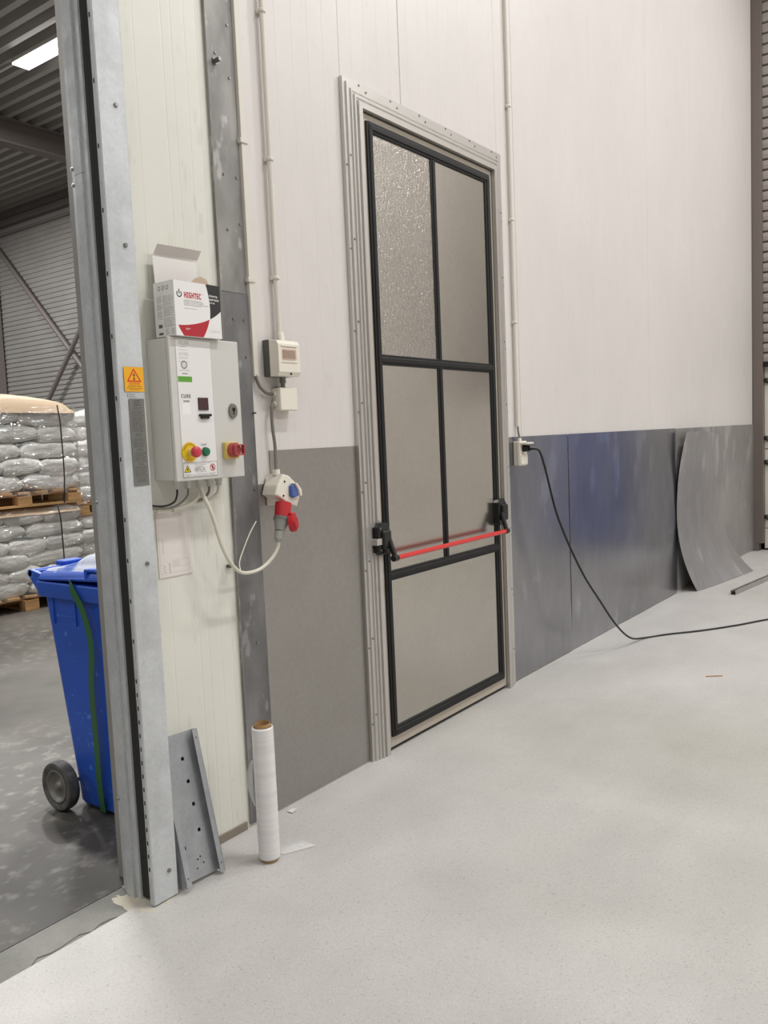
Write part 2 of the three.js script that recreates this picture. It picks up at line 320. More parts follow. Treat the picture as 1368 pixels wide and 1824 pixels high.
// ------------------------------------------------------------------ setting: warehouse behind
tag(mesh('ceiling_warehouse', corrugated(HALL.z0, -0.1, HALL.x0 + 0.03, HALL.x1, 0.305, 0.12, 0.04).translate(0, HALL.h, 0), M.deck), 'grey profiled roof deck of the warehouse', 'ceiling', null, 'structure');
{
  const p = [], b = [];
  for (let y = 0; y < 8; y += 0.125) p.push([12.95, y], [12.95, y + 0.05], [12.972, y + 0.062], [12.972, y + 0.113]);
  p.push([12.95, 8.1], [13.1, 8.1], [13.1, 0]);
  const wg = thing('wall_warehouse_right', 'grey horizontally ribbed metal cladding at the end of the warehouse', 'wall', [0, 0, 0], null, 'structure');
  mesh('cladding', prismZ(p, HALL.z0, -0.1), M.clad, wg);
  mesh('eaves_trim', [box(12.8, 12.95, 7.62, 7.78, HALL.z0, -0.1), box(12.9, 12.95, 7.4, 7.44, HALL.z0, -0.1)], M.beam, wg);
  tag(mesh('wall_warehouse_back', box(HALL.x0, 13.1, 0, 8.1, HALL.z0 - 0.15, HALL.z0), M.clad), 'far grey end wall of the warehouse', 'wall', null, 'structure');
  tag(mesh('wall_warehouse_left', box(HALL.x0 - 0.15, HALL.x0, 0, 8.1, HALL.z0, -0.1), M.clad), 'far grey side wall of the warehouse', 'wall', null, 'structure');
  tag(mesh('wall_warehouse_front', [box(1.7, 13.1, 0, 8.1, -0.13, -0.1005), box(HALL.x0, -3, 0, 8.1, -0.13, -0.1005), box(-3, 1.7, ROOM.head, 8.1, -0.13, -0.1005)].slice(1).concat([box(4.3, 13.1, 0, 8.1, -0.13, -0.1005), box(1.7, 3.1, 0, 8.1, -0.13, -0.1005), box(3.1, 4.3, 0, 8.1, -0.13, -0.1005)]), M.clad), 'warehouse side of the partition with the doorway', 'wall', null, 'structure');
  function iBeam(z, y0, y1) { return [box(HALL.x0, 12.9, y0, y0 + 0.03, z - 0.3, z), box(HALL.x0, 12.9, y1 - 0.03, y1, z - 0.3, z), box(HALL.x0, 12.9, y0 + 0.03, y1 - 0.03, z - 0.16, z - 0.14)]; }
  for (const z of [-13.35, -20.4, -6.3]) tag(mesh('roof_beam', iBeam(z, 7.52, 8.0), M.beam), z === -13.35 ? 'deep grey steel roof beam crossing below the deck by the lit lamp' : 'grey steel roof beam further along the warehouse', 'beam', null, 'structure');
  for (const z of [-20.15, -13.2]) tag(mesh('column', [box(12.6, 12.9, 0, 7.52, z - 0.02, z), box(12.6, 12.9, 0, 7.52, z - 0.3, z - 0.28), box(12.74, 12.76, 0, 7.52, z - 0.28, z - 0.02)], M.beam), z < -15 ? 'grey steel column against the ribbed cladding beside the bracing' : 'grey steel column behind the partition', 'column', null, 'structure');
  const br = (a, c, r, l) => tag(mesh('brace', cyl(r, r, a, c, 14), M.beam), l, 'brace', null, 'structure');
  br([12.8, 7.5, -20.3], [12.8, 0.6, -13.4], 0.06, 'grey tube brace falling from the column top across the cladding');
  br([12.72, 7.4, -13.4], [12.72, 0.5, -20.2], 0.06, 'grey tube brace rising the other way across the cladding');
}

// ------------------------------------------------------------------ lamps
function lamp(x, y, z, along, L, power, label, group) {
  const g = thing('ceiling_light', label, 'lamp', [x, y, z], group);
  const w = 0.3, [sx, sz] = along === 'z' ? [w, L] : [L, w];
  mesh('housing', rbox(-sx / 2 - 0.01, sx / 2 + 0.01, 0.03, 0.1, -sz / 2 - 0.01, sz / 2 + 0.01, 0.01), M.lampHousing, g);
  mesh('diffuser', rbox(-sx / 2, sx / 2, 0, 0.032, -sz / 2, sz / 2, 0.012), M.glow, g);
  for (const q of [-0.3, 0.3]) mesh('hanger', cyl(0.005, 0.005, [sx * q, 0.1, sz * q], [sx * q, 8 - y + 0.02, sz * q], 8), M.screw, g);
  const l = new THREE.RectAreaLight(lampColour, power, sx, sz);
  l.name = 'light'; l.position.set(0, -0.012, 0); l.rotation.x = -Math.PI / 2; l.castShadow = true; g.add(l);
}
M.glow = std({ color: 0xffffff, emissive: new THREE.Color(1, 0.98, 0.95), emissiveIntensity: 9, roughness: 0.5 });
roomLamps.forEach(([x, z, p]) => lamp(x, 7.3, z, 'x', 1.6, p, 'long white ceiling lamp hanging over the white room', 'ceiling lamps of the white room'));
hallLamps.forEach(([x, z, p], i) => lamp(x, 7.86, z, 'z', 1.5, p, i ? 'unseen white warehouse ceiling lamp placed to light the hall behind the partition' : 'glowing white warehouse ceiling lamp beside the roof beam', 'ceiling lamps of the warehouse'));
for (const x of [8.3]) tag(mesh('lamp_rail', box(x - 0.02, x + 0.02, 7.963, 7.99, -28, -0.5), M.lampHousing), 'thin pale wiring rail carrying the warehouse lamps', 'rail');

// ------------------------------------------------------------------ door
{
  const d = thing('door_1', 'tall metal escape door with black glazing bars and red push bar', 'door', [0, 0, 0], null, 'structure');
  const X0 = 2.99, X1 = 4.41, Y1 = 3.07;
  const prof = [[0, 0], [0, 0.02], [0.018, 0.02], [0.02, 0.027], [0.042, 0.027], [0.044, 0.033], [0.052, 0.033], [0.054, 0.029], [0.062, 0.029], [0.064, 0.037], [0.074, 0.037], [0.076, 0.032], [0.084, 0.032], [0.086, 0.042], [0.112, 0.042], [0.112, -0.06]];
  const corner = (u, k) => [[X0 + u, 0], [X0 + u, Y1 - u], [X1 - u, Y1 - u], [X1 - u, 0]][k];
  ['frame_jamb', 'frame_head', 'frame_jamb'].forEach((nm, k) => {
    const P = [];
    for (let i = 0; i + 1 < prof.length; i++) {
      const [u0, z0] = prof[i], [u1, z1] = prof[i + 1], a = corner(u0, k), b = corner(u0, k + 1), c = corner(u1, k + 1), e = corner(u1, k);
      P.push(...a, z0, ...b, z0, ...c, z1, ...a, z0, ...c, z1, ...e, z1);
    }
    const i0 = prof.length - 1, [uu] = prof[i0], q = [corner(0, k), corner(0, k + 1), corner(uu, k + 1), corner(uu, k)];   // back face
    P.push(...q[0], -0.06, ...q[2], -0.06, ...q[1], -0.06, ...q[0], -0.06, ...q[3], -0.06, ...q[2], -0.06);
    const g = new THREE.BufferGeometry(); g.setAttribute('position', new THREE.Float32BufferAttribute(P, 3)); g.computeVertexNormals();
    for (let i = 0; i < P.length / 3; i++);
    const m = mesh(nm, g, M.alu, d);
    const ss = [];
    if (k !== 1) for (let y = 0.16; y < 3; y += 0.36) for (const u of [0.009, 0.03]) { const x = k === 0 ? X0 + u : X1 - u, z = u < 0.01 ? 0.02 : 0.027; ss.push(cyl(0.006, 0.0045, [x, y + u * 2, z - 0.001], [x, y + u * 2, z + 0.003], 10)); }
    else for (let x = X0 + 0.1; x < X1; x += 0.24) for (const u of [0.009, 0.03]) ss.push(cyl(0.006, 0.0045, [x + u * 2, Y1 - u, u < 0.01 ? 0.019 : 0.026], [x + u * 2, Y1 - u, u < 0.01 ? 0.023 : 0.03], 10));
    const sc = mesh('screws', ss, M.screw, m); sc.userData.kind = 'stuff';
  });
  mesh('gap_shade_strip', rbox(3.11, 4.29, 0.001, 0.0205, -0.03, 0.004, 0.003), M.rubber, d);  // black strip put in for the shaded gap under the leaf
  const leaf = mesh('leaf', rbox(3.106, 4.294, 0.02, 2.953, -0.06, 0.02, 0.003), M.aluLeaf, d);
  // panes of embossed aluminium
  for (const [x0, x1, y0, y1] of [[3.16, 3.69, 1.86, 2.9], [3.68, 4.24, 1.86, 2.9], [3.16, 3.69, 0.845, 1.86], [3.68, 4.24, 0.845, 1.86], [3.16, 4.24, 0.095, 0.845]]) mesh('pane', box(x0, x1, y0, y1, 0.012, 0.0235), x0 < 3.2 && y0 > 1.8 ? M.stuccoPane : M.doorPane, d);
  // black bars with a round top
  const bar = (x0, x1, y0, y1, z = 0.036) => mesh('glazing_bar', [rbox(x0, x1, y0, y1, 0.01, z - 0.006, 0.003), (y1 - y0 > x1 - x0) ? rbox(x0 + (x1 - x0) * 0.3, x1 - (x1 - x0) * 0.12, y0 + 0.01, y1 - 0.01, 0.02, z, 0.006) : rbox(x0 + 0.01, x1 - 0.01, y0 + (y1 - y0) * 0.2, y1 - (y1 - y0) * 0.25, 0.02, z, 0.006)], M.rubber, d);
  bar(3.14, 3.184, 0.073, 2.92); bar(4.204, 4.258, 0.073, 2.92);
  bar(3.15, 4.25, 2.872, 2.921, 0.038); bar(3.15, 4.25, 0.072, 0.118, 0.038);
  bar(3.16, 4.24, 1.836, 1.884, 0.038); bar(3.16, 4.24, 0.824, 0.87, 0.038); bar(3.66, 3.704, 0.86, 2.88, 0.034);
  // push bar
  const pb = new THREE.Group(); pb.name = 'push_bar'; pb.userData.label = 'red push bar between black end cases'; d.add(pb);
  const caseShape = (x0, x1, y0, y1) => prismZ([[x0, y0 + 0.012], [x0, y1 - 0.02], [x0 + 0.02, y1], [x1 - 0.03, y1], [x1, y1 - 0.04], [x1, y0 + 0.05], [x1 - 0.03, y0], [x0 + 0.012, y0]], 0.02, 0.062, 0.006);
  const cL = mesh('end_case', [caseShape(3.052, 3.15, 0.962, 1.11), rbox(3.075, 3.14, 0.985, 1.075, 0.05, 0.076, 0.012)], M.blackPlastic, pb);
  const cR = mesh('end_case', [caseShape(4.19, 4.29, 0.975, 1.125), rbox(4.215, 4.28, 1.0, 1.095, 0.05, 0.076, 0.012)], M.blackPlastic, pb);
  mesh('arm', [cyl(0.014, 0.012, [3.125, 1.03, 0.066], [3.122, 0.945, 0.102], 14), cyl(0.015, 0.015, [3.104, 0.944, 0.102], [3.136, 0.944, 0.102], 16)], M.blackPlastic, pb);
  mesh('arm', [cyl(0.014, 0.012, [4.212, 1.045, 0.066], [4.2, 0.948, 0.102], 14), cyl(0.015, 0.015, [4.184, 0.946, 0.102], [4.214, 0.946, 0.102], 16)], M.blackPlastic, pb);
  mesh('bar', cyl(0.0115, 0.0115, [3.13, 0.944, 0.102], [4.19, 0.946, 0.102], 24), M.redBar, pb);
  mesh('latch', rbox(3.035, 3.075, 1.01, 1.04, 0.03, 0.066, 0.002), M.alu, cL);
  mesh('screws', [cyl(0.005, 0.005, [3.068, 1.085, 0.06], [3.068, 1.085, 0.065], 10), cyl(0.005, 0.005, [3.068, 0.985, 0.06], [3.068, 0.985, 0.065], 10), cyl(0.005, 0.004, [3.085, 1.117, 0.035], [3.085, 1.117, 0.043], 10)], M.screw, cL).userData.kind = 'stuff';
}

// ------------------------------------------------------------------ side column of the automatic door
{
  const c = thing('door_column', 'galvanised steel side column of the automatic door with dark curtain slot', 'column');
  const H = ROOM.head - 0.001, S = 2.36;
  for (const [a, b] of [[0, S - 0.0008], [S + 0.0008, H]]) mesh('rear_profile', prismY([[1.672, -0.06], [1.657, -0.042], [1.641, -0.005], [1.636, 0.04], [1.7, 0.04], [1.7, -0.06]], a, b), M.galv, c);
  mesh('guide_strip', prismY([[1.644, 0.041], [1.642, 0.07], [1.655, 0.072], [1.7, 0.072], [1.7, 0.041]], 0, H), M.galv, c);
  mesh('curtain_seal', [rbox(1.646, 1.7, 0.012, H, 0.0725, 0.095, 0.004), rbox(1.642, 1.7, 0.02, H, 0.097, 0.1235, 0.006)], M.seal, c);
  const f = mesh('front_profile', prismY([[1.64, 0.124], [1.6345, 0.129], [1.6345, 0.145], [1.638, 0.149], [1.73, 0.151], [1.735, 0.147], [1.735, 0.001], [1.725, 0.001], [1.725, 0.14], [1.7, 0.14], [1.7, 0.124]], 0.006, H), M.galv, c);
  const slots = [];
  for (let y = 0.12; y < 3.2; y += y < 0.75 ? 0.045 : (y < 1.2 ? 0.13 : 0.19)) slots.push(rbox(1.6335, 1.637, y, y + 0.014, 0.1335, 0.1385, 0.001));
  mesh('slots', slots, M.hole, f).userData.kind = 'stuff';
  for (const [x, y] of [[1.7, 0.1], [1.697, 1.13], [1.697, 2.13], [1.697, 2.55], [1.7, 3.2]]) mesh('bolt', cyl(0.008, 0.006, [x, y, 0.149], [x, y, 0.156], 8), M.screw, f);
  for (const [y, z] of [[2.385, -0.018], [2.335, -0.018], [1.33, -0.018], [0.33, -0.018]]) mesh('bolt', cyl(0.007, 0.005, [1.65, y, z], [1.641, y, z - 0.004], 8), M.screw, c);
  // stickers
  const caution = canvasTex(256, 272, (k, w, h) => {
    k.fillStyle = '#eeae1a'; k.fillRect(0, 0, w, h);
    k.lineJoin = 'round'; k.strokeStyle = '#d8401f'; k.lineWidth = 17; k.beginPath(); k.moveTo(128, 26); k.lineTo(212, 158); k.lineTo(44, 158); k.closePath(); k.stroke();
    k.fillStyle = '#4c2b12'; k.beginPath(); k.arc(128, 76, 8, 0, 7); k.fill(); k.fillRect(122, 84, 12, 24); k.fillRect(106, 88, 44, 6); k.beginPath(); k.arc(128, 122, 10, 0, 7); k.fill(); k.fillRect(112, 134, 32, 10);
    k.textAlign = 'center'; k.fillStyle = '#c23a1c'; k.font = 'bold 32px sans-serif'; k.fillText('CAUTION', 128, 196);
    k.fillStyle = '#5a3210'; k.font = 'bold 19px sans-serif'; k.fillText('AUTOMATIC DOOR', 128, 219);
    k.fillStyle = '#8a4a14'; for (let i = 0; i < 24; i++) k.fillRect(24 + i * 9, 230, 6, 8); for (let i = 0; i < 15; i++) k.fillRect(64 + i * 9, 246, 6, 8);
  });
  const dec = (n, t, x0, x1, y0, y1, z, rough, lab) => { const m = mesh(n, new THREE.PlaneGeometry(x1 - x0, y1 - y0).translate((x0 + x1) / 2, (y0 + y1) / 2, z), std({ map: t, roughness: rough }), c, true); if (lab) m.userData.label = lab; };
  dec('warning_sticker', caution, 1.657, 1.731, 1.678, 1.755, 0.1522, 0.45, 'yellow caution sticker with red triangle');
  const instr = canvasTex(256, 1120, (k, w, h) => {
    k.fillStyle = '#74736f'; k.fillRect(0, 0, w, h); k.fillStyle = '#262524';
    let y = 22, s = 5; const R = () => { s = (s * 16807) % 2147483647; return s / 2147483647; };
    for (const [n, a, hh] of [[3, 0.5, 22], [2, 0.6, 12], [19, 0.82, 9], [3, 0.5, 13], [9, 0.8, 9], [2, 0.4, 12], [9, 0.82, 9], [2, 0.35, 12], [10, 0.82, 9], [4, 0.7, 9]]) {
      for (let i = 0; i < n; i++) { const L = w * a * (0.75 + 0.25 * R()), x = a < 0.75 ? (w - L) / 2 : 26; for (let q = x; q < x + L; q += 9 + 8 * R()) k.fillRect(q, y, 5 + 5 * R(), hh * 0.62); y += hh + 5.4; }
      y += 9;
    }
  });
  const brandT = canvasTex(128, 32, (k) => { k.fillStyle = '#c3c6c8'; k.fillRect(0, 0, 128, 32); k.fillStyle = '#3a3a3a'; for (let i = 0; i < 7; i++) k.fillRect(8 + i * 11, i % 3 ? 12 : 8, 8, 10); k.fillRect(94, 6, 3, 18); k.fillRect(102, 6, 3, 18); });
  dec('maker_sticker', brandT, 1.667, 1.7, 1.664, 1.673, 0.1522, 0.4);
  dec('instruction_sticker', instr, 1.669, 1.7265, 1.381, 1.656, 0.1522, 0.4, 'long grey instruction sticker of small dark print');
}

// ------------------------------------------------------------------ steel strip beside the column, kick strip
{
  const s = thing('steel_strip', 'stained grey steel strip running up the wall beside the control cabinet', 'steel strip');
  mesh('upper_plate', rbox(2.218, 2.354, 2.07, 7.95, 0.0006, 0.006, 0.001, 1), M.post, s);
  mesh('lower_plate', rbox(2.218, 2.356, 0.012, 2.068, 0.0006, 0.009, 0.001, 1), M.lowerPost, s);
  mesh('edge_fold', rbox(2.214, 2.2175, 0.012, 7.95, 0.0006, 0.014, 0.001), M.post, s);
  for (const [x, y] of [[2.262, 2.93], [2.327, 2.86], [2.33, 3.05], [2.27, 2.5], [2.335, 2.5], [2.275, 2.3], [2.34, 2.33], [2.275, 1.97], [2.33, 1.97], [2.33, 1.83], [2.335, 1.32], [2.32, 1.0], [2.3, 0.72]]) mesh('rivet', cyl(0.006, 0.004, [x, y, 0.005], [x, y, y < 2.06 ? 0.013 : 0.01], 10), M.screw, s);
  mesh('stub', cyl(0.0045, 0.003, [2.349, 1.617, 0.006], [2.352, 1.616, 0.024], 8), M.screw, s);
  mesh('bolt', [cyl(0.009, 0.008, [2.258, 2.9, 0.006], [2.258, 2.9, 0.035], 10), cyl(0.014, 0.014, [2.258, 2.9, 0.005], [2.258, 2.9, 0.012], 6)], M.screw, s);
  tag(mesh('baseboard_back', rbox(1.735, 2.197, 0, 0.032, 0, 0.008, 0.002, 1), M.kick), 'low brown grey kick strip below the ivory panel', 'baseboard', null, 'structure');
}

// ------------------------------------------------------------------ steel kick sheets on the wall
function wavy(x0, x1, y0, y1, amp, s, outline) {
  return sheet((a, b) => { const x = x0 + (x1 - x0) * a, y = y0 + (y1 - y0) * b; return [x, y, 0.006 + amp * (fbm(x / 8 + 0.5, y / 8 + 0.5, 12, 3, s) - 0.35) * (outline ? outline(a, b) : 1)]; }, Math.max(8, Math.round((x1 - x0) / 0.06)), 26, 0.0015);
}
{
  const p = [[2.357, 0.006], [2.986, 0.006], [2.986, 1.468], [2.434, 1.468], [2.434, 1.338], [2.357, 1.338]];
  tag(mesh('steel_sheet', prismZ(p, 0.001, 0.004), M.plainSheet), 'notched grey steel sheet between the steel strip and the door', 'steel sheet');
  tag(mesh('steel_sheet', wavy(4.416, 5.257, 0.004, 1.47, 0.006, 301), M.steel), 'scratched steel sheet beside the door with the black cable hanging over it', 'steel sheet');
  tag(mesh('steel_sheet', wavy(5.263, 7.52, 0.004, 1.47, 0.012, 302, (a, b) => 1 + 2.2 * sst(0.85, 1, a) * Math.sin(Math.PI * b)), M.steel), 'wide shiny steel sheet between the scratched sheet and the bowed loose one', 'steel sheet');
  tag(mesh('steel_sheet', wavy(7.54, 10.355, 0.02, 1.468, 0.008, 303), M.dullSteel), 'flat steel sheet fixed behind the bowed loose sheet at the corner post', 'steel sheet');
  // loose sheet bowed away from the wall at top and bottom
  const bowed = sheet((a, b) => {
    const y = 0.003 + b * 1.43, e = (b - 0.5) * 2;
    const xl = 7.47 + 0.20 * Math.pow(Math.max(0, -e), 2.2) + 0.15 * Math.pow(Math.max(0, e), 2), xr = 8.95 - 0.12 * b;
    const zl = 0.03 + 0.11 * Math.pow(Math.max(0, -e), 2) + 0.05 * Math.pow(Math.max(0, e), 2), zr = 0.032 + 0.29 * Math.pow(Math.max(0, -e), 2.6) + 0.01 * Math.max(0, e);
    const t = Math.pow(a, 0.8);
    return [xl + (xr - xl) * a, y + (a > 0.5 ? -(a - 0.5) * 0.1 * b * b : 0), zl + (zr - zl) * t];
  }, 24, 30, 0.002);
  tag(mesh('steel_sheet', bowed, M.dullSteel), 'loose bowed steel sheet leaning on the wall near the corner post', 'steel sheet');
}

// ------------------------------------------------------------------ control cabinet
const CAB = { x0: 1.869, x1: 2.186, y0: 1.381, y1: 1.868, z: 0.115 };
{
  const c = thing('control_cabinet', 'pale grey wall control cabinet with emergency stop and green start button', 'cabinet');
  mesh('body', rbox(CAB.x0, CAB.x1 - 0.002, CAB.y0 + 0.004, CAB.y1 - 0.004, 0, 0.098, 0.004), M.cabinet, c);
  const door = mesh('door', rbox(CAB.x0, CAB.x1, CAB.y0, CAB.y1, 0.1005, CAB.z, 0.004), M.cabinet, c);
  const plate = canvasTex(640, 1880, (k, w, h) => {
    // metres -> pixels: 0.156 x 0.470
    const X = (x) => (x - 1.897) / 0.156 * w, Y = (y) => (1.862 - y) / 0.47 * h;
    k.fillStyle = '#e9e7e6'; k.fillRect(0, 0, w, h); k.strokeStyle = '#9d9a97'; k.lineWidth = 4; k.strokeRect(2, 2, w - 4, h - 4);
    k.textAlign = 'left'; k.fillStyle = '#8f8d8a'; k.font = '64px sans-serif'; k.fillText('FLUXX', X(1.913), Y(1.843)); k.fillStyle = '#a8a5a2';
    k.font = '26px sans-serif';
    let s = 9; const R = () => { s = (s * 16807) % 2147483647; return s / 2147483647; };
    const line = (x0, x1, y, hh) => { for (let q = X(x0); q < X(x1); q += 12 + 8 * R()) k.fillRect(q, Y(y), 7 + 7 * R(), hh); };
    line(1.917, 1.94, 1.837, 11);
    for (const y of [1.826, 1.816, 1.812, 1.808, 1.801, 1.797, 1.786]) line(1.908 + 0.004 * R(), 1.952 - 0.004 * R(), y, 7);
    // round emblem
    k.strokeStyle = '#6f6d6b'; k.lineWidth = 15; k.beginPath(); k.arc(X(1.93), Y(1.775), 48, 0, 7); k.stroke(); k.lineWidth = 4; k.beginPath(); k.arc(X(1.93), Y(1.775), 30, 0, 7); k.stroke();
    k.strokeStyle = '#b3b1ae'; k.beginPath(); k.moveTo(X(1.93) - 24, Y(1.775)); k.lineTo(X(1.93) + 24, Y(1.775)); k.moveTo(X(1.93) - 14, Y(1.775) - 18); k.lineTo(X(1.93) + 18, Y(1.775) + 16); k.stroke();
    k.fillStyle = '#a8a5a2'; line(1.911, 1.951, 1.758, 12);
    k.fillStyle = '#5a5856'; line(1.92, 1.942, 1.747, 14);
    k.fillStyle = '#62a63a'; k.fillRect(X(1.9), Y(1.736), X(1.961) - X(1.9), Y(1.717) - Y(1.736)); k.fillStyle = '#4d8a2c'; line(1.905, 1.956, 1.731, 7); line(1.912, 1.948, 1.725, 7);
    k.fillStyle = '#2f2e2d'; k.font = 'bold 70px sans-serif'; k.fillText('CURE', X(1.908), Y(1.663));
    k.fillStyle = '#5c5a58'; line(1.917, 1.944, 1.655, 22);
    k.fillStyle = '#f2f1f0'; k.fillRect(X(1.912), Y(1.645), 140, 150);
    k.fillStyle = '#2c2b2a'; k.font = 'bold 38px sans-serif'; k.fillText('START', X(1.982), Y(1.499));
    // notice at the bottom
    k.strokeStyle = '#6b6967'; k.lineWidth = 5; k.strokeRect(6, Y(1.443), w - 12, Y(1.394) - Y(1.443));
    k.fillStyle = '#6b6967'; line(1.935, 2.02, 1.44, 7); line(1.95, 2.0, 1.435, 7);
    k.fillStyle = '#454341'; line(1.955, 1.985, 1.429, 9); for (const y of [1.4245, 1.42, 1.4155]) { line(1.948, 1.978, y, 11); line(1.984, 1.995, y, 11); } line(1.95, 1.999, 1.41, 7);
    k.fillStyle = '#77756f'; line(1.905, 2.045, 1.403, 8); line(1.912, 2.035, 1.3985, 7);
    k.fillStyle = '#e2c81e'; k.strokeStyle = '#2b2a20'; k.lineWidth = 8; k.lineJoin = 'round'; k.beginPath(); k.moveTo(X(1.917), Y(1.433)); k.lineTo(X(1.931), Y(1.411)); k.lineTo(X(1.903), Y(1.411)); k.closePath(); k.fill(); k.stroke();
    k.fillStyle = '#2b2a20'; k.beginPath(); k.moveTo(X(1.919), Y(1.428)); k.lineTo(X(1.9125), Y(1.420)); k.lineTo(X(1.9165), Y(1.420)); k.lineTo(X(1.915), Y(1.413)); k.lineTo(X(1.9215), Y(1.4215)); k.lineTo(X(1.9175), Y(1.4215)); k.fill();
    k.strokeStyle = '#c02a2a'; k.lineWidth = 12; k.beginPath(); k.arc(X(2.03), Y(1.4225), 44, 0, 7); k.stroke(); k.fillStyle = '#33302e'; k.fillRect(X(2.03) - 8, Y(1.4225) - 30, 16, 60); k.fillRect(X(2.03) - 24, Y(1.4225) - 8, 48, 12); k.beginPath(); k.moveTo(X(2.03) - 32, Y(1.4225) - 32); k.lineTo(X(2.03) + 32, Y(1.4225) + 32); k.stroke();
  });
  const pl = mesh('label_plate', new THREE.BoxGeometry(0.156, 0.47, 0.0015).translate(1.975, 1.627, CAB.z + 0.0005), [M.card, M.card, M.card, M.card, std({ map: plate, roughness: 0.4 }), M.card], door, true);
  pl.userData.label = 'white printed label plate';
  mesh('display', rbox(1.981, 2.026, 1.622, 1.665, CAB.z, CAB.z + 0.005, 0.002), std({ color: 0x4a2f33, roughness: 0.15 }), door);
  mesh('card_slot', [rbox(1.981, 2.033, 1.6, 1.609, CAB.z, CAB.z + 0.012, 0.003), rbox(1.988, 2.024, 1.592, 1.604, CAB.z, CAB.z + 0.01, 0.003)], M.blackPlastic, door);
  const lock = mesh('lock', new THREE.CylinderGeometry(0.02, 0.022, 0.008, 28).rotateX(Math.PI / 2).scale(0.92, 1.25, 1).translate(2.141, 1.619, CAB.z + 0.004), M.screw, door);
  mesh('keyhole', [cyl(0.007, 0.007, [2.141, 1.624, CAB.z + 0.007], [2.141, 1.624, CAB.z + 0.0088], 14), box(2.139, 2.143, 1.606, 1.622, CAB.z + 0.007, CAB.z + 0.0088)], M.hole, lock);
  // emergency stop
  const es = new THREE.Group(); es.name = 'emergency_stop'; door.add(es); es.userData.label = 'red mushroom button on yellow ring';
  const ringT = canvasTex(256, 256, (k) => {
    k.fillStyle = '#e3c11c'; k.fillRect(0, 0, 256, 256); k.translate(128, 128); k.rotate(-Math.PI / 2); k.textAlign = 'center'; k.fillStyle = '#8a3a16'; k.font = 'bold 40px sans-serif';
    const arc = (t, a0, da, r, flip) => { [...t].forEach((ch, i) => { k.save(); k.rotate(a0 + i * da); k.translate(0, flip ? r : -r); k.fillText(ch, 0, flip ? 12 : 12); k.restore(); }); };
    arc('EMERGENCY', -1.28, 0.32, 100, false); arc('STOP', 0.5, -0.33, 102, true);
  });
  const disc = new THREE.CylinderGeometry(0.034, 0.034, 0.003, 40, 1).rotateX(Math.PI / 2).translate(1.93, 1.479, CAB.z + 0.0025);
  mesh('ring', disc, [M.yellow, std({ map: ringT, roughness: 0.4 }), M.yellow], es, true);
  mesh('neck', cyl(0.013, 0.012, [1.93, 1.479, CAB.z + 0.003], [1.93, 1.479, CAB.z + 0.03], 24), std({ color: 0xd8c07a, roughness: 0.45 }), es);
  mesh('head', new THREE.LatheGeometry([[0, 0.0], [0.014, 0], [0.0185, 0.003], [0.0195, 0.009], [0.018, 0.016], [0.012, 0.019], [0, 0.02]].map((p) => new THREE.Vector2(...p)), 32).rotateX(Math.PI / 2).translate(1.93, 1.479, CAB.z + 0.026), std({ color: 0xc63a4a, roughness: 0.35 }), es);
  const gb = mesh('start_button', cyl(0.0165, 0.016, [1.999, 1.478, CAB.z], [1.999, 1.478, CAB.z + 0.006], 28), M.greyPvc, door);
  mesh('cap', new THREE.LatheGeometry([[0, 0.0], [0.0145, 0], [0.0145, 0.006], [0.0125, 0.0085], [0, 0.0085]].map((p) => new THREE.Vector2(...p)), 28).rotateX(Math.PI / 2).translate(1.999, 1.478, CAB.z + 0.006), M.green, gb);
  const sw = new THREE.Group(); sw.name = 'main_switch'; door.add(sw); sw.userData.label = 'red rotary main switch on yellow plate';
  mesh('base', rbox(2.083, 2.148, 1.448, 1.508, CAB.z, CAB.z + 0.016, 0.003), M.paleYellow, sw);
  mesh('knob', cyl(0.0265, 0.025, [2.116, 1.479, CAB.z + 0.016], [2.116, 1.479, CAB.z + 0.034], 32), M.softRed, sw);
  mesh('grip', [rbox(2.105, 2.15, 1.494, 1.499, CAB.z + 0.03, CAB.z + 0.046, 0.002), rbox(2.105, 2.15, 1.459, 1.464, CAB.z + 0.03, CAB.z + 0.046, 0.002), rbox(2.144, 2.15, 1.459, 1.499, CAB.z + 0.03, CAB.z + 0.046, 0.002), rbox(2.1, 2.108, 1.461, 1.497, CAB.z + 0.03, CAB.z + 0.046, 0.003)], M.softRed, sw);
  [1.912, 1.961, 2.012, 2.06, 2.105].forEach((x, i) => mesh('cable_gland', [cyl(0.013, 0.013, [x, CAB.y0 - 0.012, 0.06], [x, CAB.y0 + 0.006, 0.06], 6), cyl(0.0115, 0.009, [x, CAB.y0 - 0.028, 0.06], [x, CAB.y0 - 0.011, 0.06], 18)], M.cabinet, c));
}
const GY = 1.353;
const cable = (pts, r, mat, label, group, n = 60) => tag(mesh('cable', tube(pts, r, n), mat), label, 'cable', group);
cable([[1.912, GY + 0.004, 0.06], [1.911, 1.335, 0.06], [1.9, 1.312, 0.058], [1.875, 1.3, 0.05], [1.82, 1.303, 0.05], [1.76, 1.32, 0.06]], 0.0035, M.blackCable, 'thin black cable from the first gland below the cabinet');
cable([[1.961, GY + 0.004, 0.06], [1.958, 1.33, 0.06], [1.93, 1.305, 0.056], [1.89, 1.292, 0.052], [1.83, 1.295, 0.052], [1.76, 1.31, 0.06]], 0.0035, M.greyCable, 'thin grey cable from the second gland below the cabinet');
cable([[2.014, GY + 0.004, 0.06], [2.01, 1.325, 0.058], [1.985, 1.3, 0.05], [1.94, 1.287, 0.04], [1.88, 1.285, 0.035], [1.82, 1.29, 0.035], [1.75, 1.298, 0.04]], 0.0075, M.whiteCable, 'thick white cable bending behind the door column below the cabinet');
